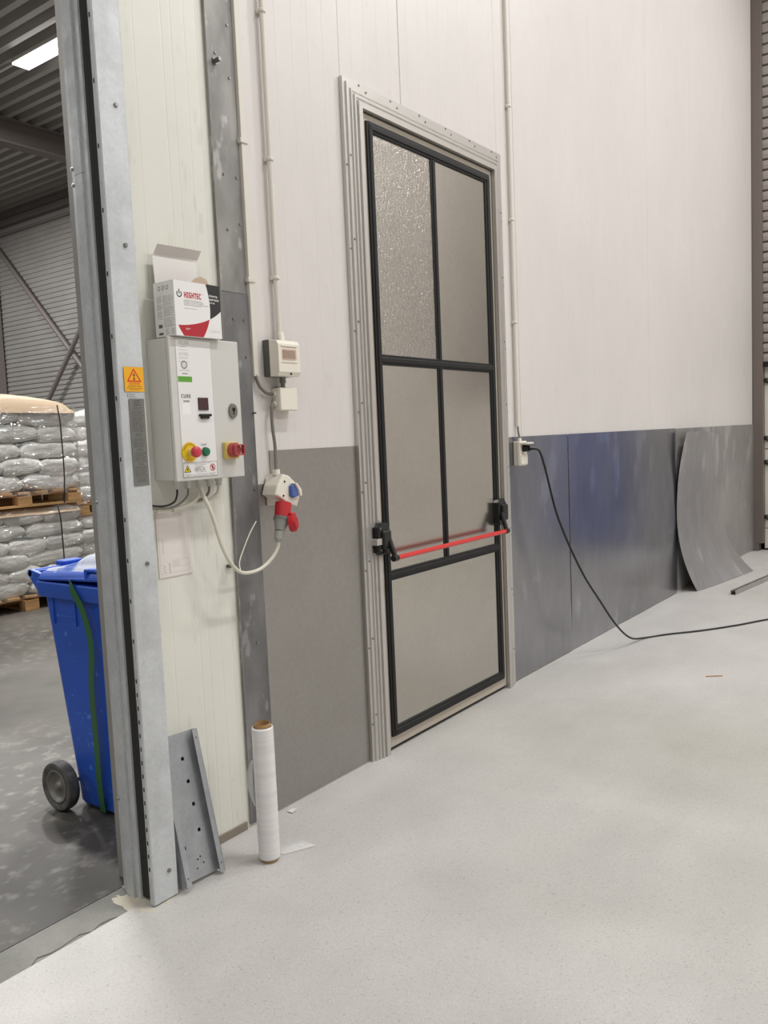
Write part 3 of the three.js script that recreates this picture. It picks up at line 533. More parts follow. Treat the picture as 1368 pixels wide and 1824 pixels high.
cable([[2.06, GY + 0.004, 0.06], [2.058, 1.33, 0.055], [2.04, 1.31, 0.045], [2.01, 1.302, 0.03]], 0.0045, M.greyCable, 'short grey cable from the fourth gland below the cabinet');
cable([[2.105, GY + 0.004, 0.06], [2.1, 1.325, 0.055], [2.07, 1.305, 0.045], [2.03, 1.298, 0.028], [2.0, 1.3, 0.022]], 0.0055, M.whiteCable, 'short white cable from the last gland below the cabinet');
{ const t1 = mesh('cable_tie', [new THREE.TorusGeometry(0.012, 0.0018, 6, 20).rotateY(Math.PI / 2).translate(1.905, 1.287, 0.038), box(1.9045, 1.9055, 1.262, 1.28, 0.046, 0.05)], M.whitePvc); tag(t1, 'white cable tie round the thick white cable over the paper pouch', 'cable tie', 'cable ties below the cabinet');
  const t2 = mesh('cable_tie', [new THREE.TorusGeometry(0.012, 0.0018, 6, 20).rotateY(Math.PI / 2).translate(1.835, 1.29, 0.036), box(1.8345, 1.8355, 1.265, 1.283, 0.046, 0.05)], M.whitePvc); tag(t2, 'white cable tie round the cables where they pass behind the column', 'cable tie', 'cable ties below the cabinet'); }

// paper pouch on the wall
{
  const pt = canvasTex(384, 576, (k, w, h) => {
    k.fillStyle = '#e2dbd6'; k.fillRect(0, 0, w, h); k.strokeStyle = '#c3bbb5'; k.lineWidth = 3; k.strokeRect(16, 20, w - 40, h - 50); k.strokeRect(150, 440, 200, 60);
    k.fillStyle = '#9b9490'; for (let i = 0; i < 9; i++) k.fillRect(44 + (i % 3) * 12, 470 + i * 8, 9, 6); for (let i = 0; i < 8; i++) k.fillRect(112, 460 + i * 11, 18, 5); for (let i = 0; i < 14; i++) k.fillRect(52, 250 + i * 9, 8, 4);
    k.fillStyle = '#b9b2ad'; for (let i = 0; i < 5; i++) k.fillRect(160, 450 + i * 10, 90 - 12 * (i % 3), 3);
  });
  const d = thing('document_pouch', 'clear pouch with white printed sheet on the ivory wall below the cabinet', 'pouch');
  mesh('printed_sheet', new THREE.PlaneGeometry(0.146, 0.235).translate(1.932, 1.163, 0.0035), std({ map: pt, roughness: 0.6 }), d, true);
  mesh('sleeve', box(1.857, 2.007, 1.043, 1.283, 0.0005, 0.0028), M.paper, d);
}
// mask carton on the cabinet
{
  const b = thing('mask_carton', 'white red and black carton of face masks with open flaps on the cabinet', 'carton');
  const x0 = 1.89, x1 = 2.094, y0 = 1.8695, y1 = 2.052, z0 = 0.03, z1 = 0.135;
  const front = canvasTex(816, 728, (k, w, h) => {
    k.fillStyle = '#eceae8'; k.fillRect(0, 0, w, h);
    k.fillStyle = '#262524'; k.beginPath(); k.moveTo(562, 0); k.quadraticCurveTo(645, 240, 612, 470); k.quadraticCurveTo(730, 420, 816, 348); k.lineTo(816, 0); k.fill();
    k.fillStyle = '#b3202e'; k.beginPath(); k.moveTo(42, 588); k.quadraticCurveTo(340, 582, 602, 476); k.quadraticCurveTo(552, 630, 468, 728); k.lineTo(136, 728); k.quadraticCurveTo(80, 670, 42, 588); k.fill();
    // power mark
    k.strokeStyle = '#262524'; k.lineWidth = 15; k.beginPath(); k.arc(88, 176, 38, -0.9, Math.PI + 0.9); k.stroke(); k.beginPath(); k.moveTo(88, 112); k.lineTo(88, 178); k.stroke();
    k.save(); k.translate(166, 218); k.scale(0.84, 1.22); k.fillStyle = '#b3202e'; k.font = 'bold 84px sans-serif'; k.fillText('HIGHTEC', 0, 0); k.strokeStyle = '#b3202e'; k.lineWidth = 4; k.strokeText('HIGHTEC', 0, 0); k.restore();
    k.fillStyle = '#57534f'; k.font = '16px sans-serif'; k.fillText('TM', 486, 160);
    let s = 3; const R = () => { s = (s * 16807) % 2147483647; return s / 2147483647; };
    const line = (x0, x1, y, hh) => { for (let q = x0; q < x1; q += 13 + 8 * R()) k.fillRect(q, y, 8 + 6 * R(), hh); };
    for (let i = 0; i < 5; i++) line(160, i === 3 ? 580 : 470 + 30 * R(), 246 + i * 17, 7);
    line(165, 390, 356, 6);
    k.fillStyle = '#f0eeec'; k.save(); k.translate(612, 165); k.font = 'bold 38px sans-serif'; k.fillText('Filtering', 0, 0); k.fillText('Half Mask', 0, 50); k.font = 'bold 26px sans-serif'; k.fillText('FFP2 NR', 0, 92); k.restore();
    k.fillStyle = '#f0dcdc'; line(170, 250, 620, 8); line(170, 215, 634, 8);
    k.fillStyle = '#8c8884'; line(600, 780, 622, 5); line(620, 790, 642, 5);
  });
  const side = canvasTex(420, 728, (k, w, h) => {
    k.fillStyle = '#e4e2e0'; k.fillRect(0, 0, w, h); k.strokeStyle = '#4b4845'; k.lineWidth = 9;
    for (const x of [120, 205, 285]) { k.beginPath(); k.arc(x, 84, 24, 0, 7); k.stroke(); }
    k.fillStyle = '#8f8b87'; let s = 8; const R = () => { s = (s * 16807) % 2147483647; return s / 2147483647; };
    const line = (a, c, y, hh) => { for (let q = a; q < c; q += 13 + 8 * R()) k.fillRect(q, y, 8 + 5 * R(), hh); };
    for (let i = 0; i < 38; i++) { if (i % 13 !== 12) line(190, 400 - 60 * R() * (i % 3), 190 + i * 11, 6); if (i % 9 !== 8 && i < 28) line(60, 165 - 40 * R(), 190 + i * 11, 6); }
    k.fillStyle = '#5b5753'; k.fillRect(70, 560, 80, 46); k.fillRect(70, 668, 90, 30);
    for (let i = 0; i < 6; i++) { line(210, 270, 628 + i * 13, 5); line(330, 390, 628 + i * 13, 5); }
  });
  const F = new THREE.BoxGeometry(x1 - x0, y1 - y0, z1 - z0, 1, 1, 1).translate((x0 + x1) / 2, (y0 + y1) / 2, (z0 + z1) / 2);
  // walls of the open carton
  const wall = (a, bb, c, d, e, f, mats, n) => mesh(n, new THREE.BoxGeometry(bb - a, d - c, f - e).translate((a + bb) / 2, (c + d) / 2, (e + f) / 2), mats, b, true);
  const fm = std({ map: front, roughness: 0.45 }), sm = std({ map: side, roughness: 0.45 });
  wall(x0, x1, y0, y1, z1 - 0.0008, z1, [M.card, M.card, M.card, M.card, fm, M.kraftPale], 'front_side');
  wall(x0, x0 + 0.0008, y0, y1, z0, z1 - 0.0008, [M.kraftPale, sm, M.card, M.card, M.card, M.card], 'printed_end');
  wall(x1 - 0.0008, x1, y0, y1, z0, z1 - 0.0008, [M.card, M.kraftPale, M.card, M.card, M.card, M.card], 'plain_end');
  wall(x0, x1, y0, y1, z0, z0 + 0.0008, [M.card, M.card, M.card, M.card, M.kraftPale, M.card], 'rear_side');
  wall(x0, x1, y0, y0 + 0.0008, z0, z1, M.card, 'bottom');
  // lid flap standing up behind with its bent tuck edge, and the small end flap
  mesh('lid_flap', sheet((s, t) => { const y = y1 - 0.001 + t * 0.105; return [x0 + 0.012 + s * 0.19, y, z0 - 0.002 - 0.006 * t]; }, 2, 4, 0.0008), M.card, b);
  mesh('tuck_flap', sheet((s, t) => [x0 + 0.018 + s * 0.195, y1 + 0.103 + t * 0.03 + 0.004 * s, z0 - 0.009 + t * 0.024], 2, 4, 0.0008), M.card, b);
  mesh('inner_flap', prismZ([[1.995, y1 - 0.02], [2.005, y1 + 0.008], [2.03, y1 + 0.028], [2.055, y1 + 0.036], [2.08, y1 + 0.03], [2.092, y1 + 0.012], [2.092, y1 - 0.02]], 0.085, 0.0858), M.kraftPale, b);
}

// ------------------------------------------------------------------ wiring between steel strip and door
{
  const t = thing('cable_trunking', 'narrow white cable duct running down beside the stained steel strip', 'cable duct');
  mesh('duct', rbox(2.361, 2.385, 1.758, 8, 0.001, 0.018, 0.002), M.whitePvc, t);
  for (const y of [2.642, 2.125]) mesh('clip', rbox(2.352, 2.394, y - 0.009, y + 0.009, 0.001, 0.023, 0.002), M.whitePvc, t);
  const c = thing('conduit', 'white round conduit with saddle clips above the breaker box', 'conduit');
  mesh('pipe', cyl(0.0105, 0.0105, [2.508, 1.935, 0.02], [2.508, 8, 0.02], 18), M.whitePvc, c);
  for (const y of [3.16, 2.605, 2.148]) mesh('clip', [rbox(2.492, 2.524, y - 0.008, y + 0.008, 0.001, 0.012, 0.002), new THREE.TorusGeometry(0.0125, 0.003, 8, 20).rotateX(Math.PI / 2).scale(1, 2.4, 1).translate(2.508, y, 0.02)], M.whitePvc, c);
}
{
  const b = thing('breaker_box', 'cream breaker box on a dark grey back with small clear window', 'breaker box');
  const x0 = 2.431, x1 = 2.556, y0 = 1.758, y1 = 1.902;
  mesh('back_box', rbox(x0, x1 - 0.004, y0, y1, 0, 0.034, 0.003), M.darkGrey, b);
  mesh('cover', [prismX([[0.034, y0], [0.034, y1], [0.075, y1 - 0.006], [0.084, y1 - 0.02], [0.084, y0 + 0.016], [0.076, y0]], x0, x1, 0.003)], M.boxWhite, b);
  const w = mesh('window', rbox(2.452, 2.53, 1.822, 1.862, 0.08, 0.089, 0.003), M.clear, b);
  mesh('breaker_lever', [box(2.456, 2.526, 1.826, 1.858, 0.0842, 0.0848), rbox(2.488, 2.5, 1.832, 1.85, 0.084, 0.0875, 0.001)], std({ color: 0x8d7464, roughness: 0.5 }), b);
  mesh('ledge', [rbox(2.446, 2.536, 1.872, 1.876, 0.08, 0.088, 0.0015), rbox(2.446, 2.536, 1.81, 1.813, 0.08, 0.087, 0.0012)], M.boxWhite, b);
  mesh('screw', cyl(0.004, 0.004, [2.5, 1.768, 0.077], [2.5, 1.766, 0.0835], 10), M.hole, b);
  mesh('gland', [cyl(0.016, 0.014, [2.508, 1.9, 0.03], [2.508, 1.935, 0.025], 8)], M.boxWhite, b);
  mesh('gland', [cyl(0.013, 0.012, [2.505, 1.735, 0.03], [2.505, 1.76, 0.03], 12), cyl(0.009, 0.009, [2.505, 1.712, 0.03], [2.505, 1.737, 0.03], 12)], M.greyPvc, b);
  const j = thing('junction_box', 'small cream junction box under the breaker box', 'junction box');
  mesh('base', rbox(2.468, 2.565, 1.626, 1.714, 0, 0.03, 0.005), M.whitePvc, j);
  mesh('lid', rbox(2.466, 2.567, 1.624, 1.716, 0.03, 0.05, 0.006), M.boxWhite, j);
  for (const y of [1.69, 1.652]) mesh('grommet', cyl(0.011, 0.009, [2.47, y, 0.02], [2.455, y, 0.02], 16), M.whitePvc, j);
  mesh('grommet', cyl(0.011, 0.009, [2.49, 1.714, 0.018], [2.49, 1.722, 0.018], 16), M.greyPvc, j);
  cable([[2.373, 1.765, 0.012], [2.376, 1.745, 0.014], [2.39, 1.715, 0.018], [2.42, 1.694, 0.02], [2.46, 1.69, 0.02]], 0.0065, M.greyCable, 'grey cable bending from the cable duct into the junction box');
  cable([[2.46, 1.652, 0.02], [2.444, 1.645, 0.022], [2.438, 1.62, 0.024], [2.436, 1.56, 0.026], [2.44, 1.49, 0.03], [2.434, 1.44, 0.036], [2.424, 1.388, 0.045]], 0.0065, M.greyCable, 'grey cable dropping from the junction box to the red socket unit');
}
{
  // socket unit with hinged red three-phase plug below
  const s = thing('socket_unit', 'cream wedge-shaped socket unit with blue flap and red outlet', 'socket');
  mesh('housing', prismZ([[2.42, 1.376], [2.455, 1.366], [2.478, 1.347], [2.505, 1.326], [2.509, 1.275], [2.492, 1.24], [2.44, 1.258], [2.372, 1.297], [2.385, 1.332]], 0.008, 0.085, 0.006), M.boxWhite, s);
  mesh('back_plate', rbox(2.4, 2.5, 1.25, 1.365, 0.0045, 0.012, 0.003), M.boxWhite, s);
  mesh('gland', cyl(0.015, 0.015, [2.423, 1.37, 0.045], [2.423, 1.393, 0.045], 8), M.boxWhite, s);
  const fl = mesh('blue_flap', prismZ([[2.448, 1.325], [2.46, 1.332], [2.478, 1.314], [2.485, 1.284], [2.46, 1.278], [2.448, 1.286]], 0.08, 0.102, 0.005), M.blueFlap, s);
  mesh('flap_cover', prismZ([[2.462, 1.336], [2.474, 1.336], [2.497, 1.31], [2.5, 1.282], [2.486, 1.284], [2.48, 1.31]], 0.084, 0.11, 0.004), M.boxWhite, fl);
  mesh('screws', [[2.425, 1.345], [2.415, 1.29]].map(([x, y]) => cyl(0.004, 0.004, [x, y, 0.084], [x, y, 0.087], 10)), M.hole, s).userData.kind = 'stuff';
  const red = mesh('outlet', cyl(0.032, 0.031, [2.405, 1.262, 0.092], [2.386, 1.206, 0.1], 28), M.red, s);
  const capG = cyl(0.034, 0.034, [2.398, 1.184, 0.132], [2.405, 1.186, 0.147], 30), capT = cyl(0.026, 0.024, [2.405, 1.186, 0.146], [2.409, 1.187, 0.154], 28);
  mesh('hinge_cap', [capG, capT, rbox(2.392, 2.42, 1.204, 1.226, 0.112, 0.142, 0.005)], M.red, red).userData.label = 'red hinged cover cap';
  const p = thing('plug', 'grey round three-phase plug hanging in the red outlet', 'plug');
  mesh('collar', cyl(0.0345, 0.033, [2.386, 1.207, 0.1], [2.381, 1.195, 0.101], 28), M.greyPvc, p);
  mesh('shell', cyl(0.03, 0.0185, [2.381, 1.195, 0.101], [2.364, 1.158, 0.103], 28), std({ color: 0x9a9a94, roughness: 0.45 }), p);
  mesh('nut', [cyl(0.0195, 0.019, [2.364, 1.158, 0.103], [2.357, 1.127, 0.104], 10), cyl(0.017, 0.01, [2.357, 1.128, 0.104], [2.354, 1.114, 0.104], 18)], std({ color: 0xa6a59e, roughness: 0.45 }), p);
  cable([[2.014, GY + 0.002, 0.064], [2.018, 1.32, 0.075], [2.04, 1.245, 0.09], [2.065, 1.14, 0.1], [2.105, 1.068, 0.1], [2.15, 1.03, 0.095], [2.2, 1.018, 0.09], [2.262, 1.026, 0.095], [2.322, 1.062, 0.1], [2.35, 1.1, 0.104], [2.354, 1.117, 0.104]], 0.0072, M.whiteCable, 'white cable looping from the cabinet to the three-phase plug', null, 120);
  cable([[2.15, 1.032, 0.1], [2.16, 1.06, 0.085], [2.205, 1.115, 0.07], [2.25, 1.165, 0.06], [2.288, 1.202, 0.055]], 0.0024, M.whiteCable, 'thin white cable tie tail sticking up from the looping cable');
  tag(mesh('cable_clip', [rbox(2.17, 2.2, 1.036, 1.048, 0.0005, 0.014, 0.003), cyl(0.006, 0.005, [2.178, 1.042, 0.01], [2.178, 1.042, 0.028], 10)], M.darkGrey), 'small dark stud on the ivory panel behind the looping cable', 'clip');
  tag(mesh('dust_heap', sheet((a, b) => { const e = Math.max(0, Math.sin(Math.PI * a) * Math.sin(Math.PI * b)); return [1.56 + a * 0.24, -0.008 + 0.021 * Math.sqrt(e) * fbm(a, b, 6, 4, 811), -0.05 + b * 0.3 - 0.05 * a]; }, 24, 24, 0.002, [0, -1, 0]), std({ color: 0xc6bfae, roughness: 0.9 })), 'pale yellow dust at the foot of the galvanised door column', 'dust', null, 'stuff');
}

// ------------------------------------------------------------------ socket and black cable right of the door
{
  const c = thing('conduit', 'thin white conduit on the panel wall above the socket right of the door', 'conduit');
  mesh('pipe', cyl(0.0105, 0.0105, [4.535, 1.53, 0.016], [4.535, 8, 0.016], 16), M.whitePvc, c);
  for (const y of [3.37, 2.732, 2.142]) mesh('clip', [rbox(4.52, 4.55, y - 0.01, y + 0.01, 0.001, 0.012, 0.002), new THREE.TorusGeometry(0.0125, 0.003, 8, 18).rotateX(Math.PI / 2).scale(1, 2.4, 1).translate(4.535, y, 0.016)], M.whitePvc, c);
  cable([[4.535, 1.54, 0.016], [4.533, 1.5, 0.02], [4.531, 1.455, 0.03]], 0.006, M.greyCable, 'short grey cable between the thin conduit and the wall socket');
  const s = thing('wall_socket', 'cream double wall socket on the scratched steel sheet', 'socket');
  mesh('base', rbox(4.487, 4.577, 1.3, 1.442, 0.007, 0.03, 0.004), M.whitePvc, s);
  mesh('cover', rbox(4.485, 4.579, 1.298, 1.444, 0.03, 0.052, 0.006), M.boxWhite, s);
  mesh('flap', rbox(4.49, 4.574, 1.305, 1.365, 0.05, 0.058, 0.004), M.boxWhite, s);
  mesh('flap', rbox(4.488, 4.576, 1.425, 1.436, 0.05, 0.1, 0.004), M.boxWhite, s);
  mesh('gland', cyl(0.012, 0.011, [4.531, 1.44, 0.03], [4.531, 1.462, 0.028], 8), M.boxWhite, s);
  const p = thing('plug', 'black mains plug in the cream wall socket', 'plug');
  mesh('body', [cyl(0.021, 0.018, [4.53, 1.4, 0.052], [4.532, 1.4, 0.09], 20), cyl(0.013, 0.009, [4.532, 1.4, 0.088], [4.56, 1.397, 0.11], 14)], M.blackPlastic, p);
  cable([[4.55, 1.398, 0.106], [4.6, 1.385, 0.118], [4.66, 1.3, 0.12], [4.77, 0.97, 0.15], [5.01, 0.585, 0.2], [5.178, 0.382, 0.24], [5.356, 0.185, 0.28], [5.56, 0.055, 0.3], [5.78, 0.008, 0.32], [5.95, 0.0065, 0.42], [6.17, 0.0065, 0.6], [6.45, 0.0065, 0.78], [6.75, 0.0065, 0.94], [7.3, 0.0065, 1.35], [7.9, 0.0065, 2.3]], 0.0065, M.blackCable, 'black rubber cable hanging from the wall socket and trailing over the floor', null, 200);
}

// ------------------------------------------------------------------ things standing and lying about
{
  const g = thing('steel_tray', 'punched galvanised steel tray with side flanges leaning beside the door column', 'steel plate', [1.832, 0, 0.165]);
  const q = new THREE.Group(); q.name = 'tray'; g.add(q);
  const L = 0.5, w = 0.17;
  const web = new THREE.Shape([[-w / 2, 0.006], [w / 2, 0.006], [w / 2, L], [-w / 2, L]].map((p) => new THREE.Vector2(...p)));
  const sq = (x, y, r) => web.holes.push(new THREE.Path([[x - r, y - r], [x - r, y + r], [x + r, y + r], [x + r, y - r]].map((p) => new THREE.Vector2(...p))));
  mesh('flange', [box(-w / 2, -w / 2 + 0.002, 0, L, -0.03, 0), box(-w / 2, -w / 2 + 0.022, 0, L, -0.002, 0)], M.traySteel, q);
  mesh('flange', [box(w / 2 - 0.002, w / 2, 0, L, -0.03, 0), box(w / 2 - 0.022, w / 2, 0, L, -0.002, 0)], M.traySteel, q);
  for (const [x, y] of [[-0.055, 0.475], [-0.03, 0.482], [-0.048, 0.452], [-0.034, 0.455], [0.0, 0.068], [0.012, 0.074], [-0.008, 0.04], [0.022, 0.05]]) sq(x, y, 0.0028);
  for (const [x, y] of [[-0.058, 0.29], [-0.05, 0.22], [-0.045, 0.12], [0.03, 0.16], [0.028, 0.25], [0.025, 0.33], [0.02, 0.41]]) sq(x, y, 0.006);
  mesh('web', new THREE.ExtrudeGeometry(web, { depth: 0.002, bevelEnabled: false }).translate(0, 0, -0.03), M.traySteel, q);
  mesh('shade_back', [box(-w / 2 + 0.001, w / 2 - 0.001, 0.008, L - 0.002, -0.047, -0.0455), box(-w / 2 + 0.001, -w / 2 + 0.0025, 0.008, L - 0.002, -0.0455, -0.0301), box(w / 2 - 0.0025, w / 2 - 0.001, 0.008, L - 0.002, -0.0455, -0.0301), box(-w / 2 + 0.0025, w / 2 - 0.0025, 0.008, 0.0095, -0.0455, -0.0301), box(-w / 2 + 0.0025, w / 2 - 0.0025, L - 0.0035, L - 0.002, -0.0455, -0.0301)], M.traySteel, q);  // closed back added to block light, so the punched holes look dark
  for (const y of [0.03, 0.47]) for (const e of [-1, 1]) mesh('rivet', cyl(0.0035, 0.003, [e * (w / 2 - 0.011), y, -0.0005], [e * (w / 2 - 0.011), y, 0.0015], 10), M.screw, q);
  q.rotation.set(-0.275, 0, -0.05); q.position.set(0, 0.016, 0.016);
}
{
  const f = thing('film_roll', 'upright white roll of stretch film standing on its cardboard core', 'film roll', [2.068, 0, 0.25]);
  const pr = [[0.0285, 0.012], [0.0375, 0.013], [0.0385, 0.018]];
  for (let i = 0; i <= 60; i++) { const y = 0.02 + i * 0.0078; pr.push([0.0388 + 0.0006 * Math.sin(i * 2.3) * rnd(), y]); }
  pr.push([0.0375, 0.4945], [0.0285, 0.496], [0.0285, 0.012]);
  mesh('film', new THREE.LatheGeometry(pr.map((p) => new THREE.Vector2(...p)), 48), M.film, f);
  mesh('core', new THREE.LatheGeometry([[0.0245, 0.0005], [0.0288, 0.0005], [0.0288, 0.508], [0.0245, 0.508], [0.0245, 0.0005]].map((p) => new THREE.Vector2(...p)), 40), M.kraft, f);
  mesh('loose_tail', sheet((s, t) => [-0.037 - 0.005 * Math.sin(t * Math.PI) - 0.002 * s, 0.21 + t * 0.17, -0.02 - s * 0.03 * Math.sin(t * 3)], 4, 16, 0.0006), phys({ color: 0xffffff, transmission: 0.8, roughness: 0.25, thickness: 0 }), f);
}
{
  const scrap = sheet((s, t) => { const x = 2.12 + s * 0.115, z = 0.2 + t * 0.07 + s * 0.06; return [x, 0.004 + 0.012 * fbm(s, t, 7, 3, 401) * Math.sin(Math.PI * s) * Math.sin(Math.PI * t), z]; }, 26, 18, 0.0006, [0, -1, 0]);
  tag(mesh('film_scrap', scrap, phys({ color: 0xffffff, transmission: 0.7, roughness: 0.2, thickness: 0 })), 'crumpled clear film scrap on the floor behind the film roll', 'film scrap');
  tag(mesh('paper_scrap', sheet((s, t) => [2.39 + s * 0.03, 0.004 + 0.008 * s * t, 0.035 + t * 0.03], 3, 3, 0.0008, [0, -1, 0]), M.card), 'tiny white scrap on the floor at the foot of the notched sheet', 'scrap');
  tag(mesh('wood_splinter', rbox(-0.05, 0.05, 0.0005, 0.006, -0.004, 0.004, 0.002).rotateY(-0.95).translate(5.079, 0, 0.985), M.wood), 'small wood splinter lying on the pale floor', 'splinter');
  const r = thing('steel_rail', 'dark slotted steel rail lying on the floor below the bowed sheet', 'rail', [7.62, 0, 0.46]);
  const pr = [[-0.022, 0], [0.022, 0], [0.022, 0.04], [0.008, 0.04], [0.008, 0.036], [0.018, 0.036], [0.018, 0.004], [-0.018, 0.004], [-0.018, 0.036], [-0.008, 0.036], [-0.008, 0.04], [-0.022, 0.04]];
  const m = mesh('channel', prismX(pr, 0, 2.2), M.dullSteel, r);
  mesh('rubber_liner', box(0.01, 2.19, 0.0045, 0.02, -0.0175, 0.0175), M.rubber, r);
  r.rotation.y = -0.11;
}

// ------------------------------------------------------------------ blue wheeled bin in the warehouse
{
  const b = thing('wheeled_bin', 'blue two-wheeled rubbish bin with dusty lid behind the door column', 'bin', [0, -0.001, 0]);
  mesh('body', loft([{ y: 0.012, x0: 1.99, x1: 2.45, z0: -0.79, z1: -0.31, r: 0.05 }, { y: 0.03, x0: 1.978, x1: 2.465, z0: -0.8, z1: -0.3, r: 0.06 }, { y: 0.12, x0: 1.977, x1: 2.47, z0: -0.812, z1: -0.295, r: 0.06 }, { y: 0.7, x0: 1.957, x1: 2.505, z0: -0.878, z1: -0.25, r: 0.055 }, { y: 0.92, x0: 1.948, x1: 2.52, z0: -0.9, z1: -0.235, r: 0.05 }], 8), M.blue, b);
  mesh('rim', loft([{ y: 0.9, x0: 1.942, x1: 2.526, z0: -0.916, z1: -0.23, r: 0.05 }, { y: 0.904, x0: 1.931, x1: 2.537, z0: -0.93, z1: -0.215, r: 0.055 }, { y: 0.958, x0: 1.926, x1: 2.542, z0: -0.937, z1: -0.21, r: 0.058 }, { y: 0.966, x0: 1.933, x1: 2.535, z0: -0.93, z1: -0.217, r: 0.055 }], 8), M.blue, b);
  for (const [z, x] of [[-0.815, 0], [-0.66, 0.0]]) mesh('rib', prismX([[z - 0.006, 0.9], [z + 0.006, 0.9], [z + 0.004, 0.79], [z - 0.002, 0.79]], 1.944 + x, 1.97, 0.002), M.blue, b);
  mesh('rib', rbox(1.951, 1.97, 0.815, 0.83, -0.812, -0.66, 0.004), M.blue, b);
  const lid = new THREE.Group(); lid.name = 'lid'; lid.userData.label = 'lid powdered with pale dust'; lid.position.set(0, 0.968, -0.93); lid.rotation.x = -0.045; b.add(lid);
  const Z = (z) => z + 0.93;
  mesh('lid_shell', loft([{ y: 0.0, x0: 1.935, x1: 2.533, z0: Z(-0.925), z1: Z(-0.212), r: 0.055 }, { y: 0.008, x0: 1.931, x1: 2.537, z0: Z(-0.928), z1: Z(-0.208), r: 0.058 }, { y: 0.012, x0: 1.938, x1: 2.53, z0: Z(-0.922), z1: Z(-0.215), r: 0.055 }, { y: 0.03, x0: 1.944, x1: 2.524, z0: Z(-0.915), z1: Z(-0.222), r: 0.055 }, { y: 0.036, x0: 1.956, x1: 2.512, z0: Z(-0.9), z1: Z(-0.235), r: 0.05 }], 8), M.blue, lid);
  mesh('lid_top', loft([{ y: 0.034, x0: 1.956, x1: 2.512, z0: Z(-0.9), z1: Z(-0.235), r: 0.05 }, { y: 0.042, x0: 1.966, x1: 2.502, z0: Z(-0.888), z1: Z(-0.25), r: 0.05 }, { y: (x, z) => 0.042 + 0.02 * sst(Z(-0.88), Z(-0.7), z), x0: 1.985, x1: 2.485, z0: Z(-0.87), z1: Z(-0.255), r: 0.05 }, { y: 0.064, x0: 2.0, x1: 2.47, z0: Z(-0.735), z1: Z(-0.262), r: 0.05 }, { y: 0.088, x0: 2.02, x1: 2.45, z0: Z(-0.69), z1: Z(-0.275), r: 0.05 }, { y: 0.094, x0: 2.045, x1: 2.425, z0: Z(-0.665), z1: Z(-0.3), r: 0.05 }], 8), M.blueDusty, lid);
  mesh('lid_grip', [rbox(1.936, 1.97, 0.036, 0.05, Z(-0.55), Z(-0.36), 0.006), rbox(1.936, 1.97, 0.006, 0.018, Z(-0.55), Z(-0.36), 0.006), rbox(1.932, 1.965, 0.006, 0.05, Z(-0.558), Z(-0.543), 0.006), rbox(1.932, 1.965, 0.006, 0.05, Z(-0.367), Z(-0.352), 0.006)], M.blue, lid);
  mesh('handle', [cyl(0.0155, 0.0155, [1.955, 0.99, -0.985], [2.515, 0.99, -0.985], 20), prismX([[-0.91, 0.92], [-0.935, 0.915], [-1.0, 0.985], [-0.985, 1.006], [-0.9, 0.99]], 1.955, 1.975, 0.003), prismX([[-0.91, 0.92], [-0.935, 0.915], [-1.0, 0.985], [-0.985, 1.006], [-0.9, 0.99]], 2.495, 2.515, 0.003), rbox(1.97, 2.5, 0.955, 1.0, -0.975, -0.955, 0.006)], M.blue, b);
  for (const [x0, x1] of [[2.1, 2.2], [2.28, 2.38]]) mesh('hinge_lug', rbox(x0, x1, 0.975, 1.024, -1.02, -0.95, 0.01), M.blue, b);
  const wheelGeo = () => new THREE.LatheGeometry([[0.07, -0.019], [0.086, -0.025], [0.098, -0.025], [0.1015, -0.021], [0.1, -0.017], [0.104, -0.013], [0.1025, -0.009], [0.105, -0.005], [0.1035, 0], [0.105, 0.005], [0.1025, 0.009], [0.104, 0.013], [0.1, 0.017], [0.1015, 0.021], [0.098, 0.025], [0.086, 0.025], [0.07, 0.019]].map((p) => new THREE.Vector2(...p)), 48).rotateZ(Math.PI / 2);
  const hubGeo = () => new THREE.LatheGeometry([[0, -0.024], [0.013, -0.024], [0.017, -0.018], [0.02, -0.004], [0.045, -0.002], [0.058, -0.008], [0.063, -0.022], [0.071, -0.022], [0.071, 0.022], [0.063, 0.022], [0.058, 0.008], [0.045, 0.002], [0.02, 0.004], [0.017, 0.018], [0.013, 0.024], [0, 0.024]].map((p) => new THREE.Vector2(...p)), 40).rotateZ(Math.PI / 2);
  for (const x of [1.915, 2.535]) { const w = mesh('wheel', wheelGeo().translate(x, 0.106, -0.808), M.tyre, b); mesh('hub', hubGeo().translate(x, 0.106, -0.808), M.hub, w); }
  mesh('axle', cyl(0.011, 0.011, [1.9, 0.106, -0.808], [2.55, 0.106, -0.808], 12), M.hub, b);
  // green strapping band hanging from under the lid
  const pts = [[1.93, 0.969, -0.66], [1.921, 0.966, -0.64], [1.917, 0.95, -0.625], [1.921, 0.874, -0.572], [1.926, 0.74, -0.537], [1.93, 0.56, -0.56], [1.938, 0.44, -0.572], [1.945, 0.3, -0.578], [1.952, 0.16, -0.59], [1.966, 0.02, -0.598]];
  const cv = new THREE.CatmullRomCurve3(pts.map((p) => new THREE.Vector3(...p)));
  tag(mesh('strapping_band', sheet((s, t) => { const p = cv.getPoint(t), tn = cv.getTangent(t), n = new THREE.Vector3(-1, 0, 0), sd = tn.clone().cross(n).normalize(); return [p.x + sd.x * (s - 0.5) * 0.036, p.y + sd.y * (s - 0.5) * 0.036 - 0.001, p.z + sd.z * (s - 0.5) * 0.036]; }, 2, 48, 0.001, [1, 0, 0]), M.greenBand), 'flat green strapping band hanging from under the blue bin lid', 'strap');
}

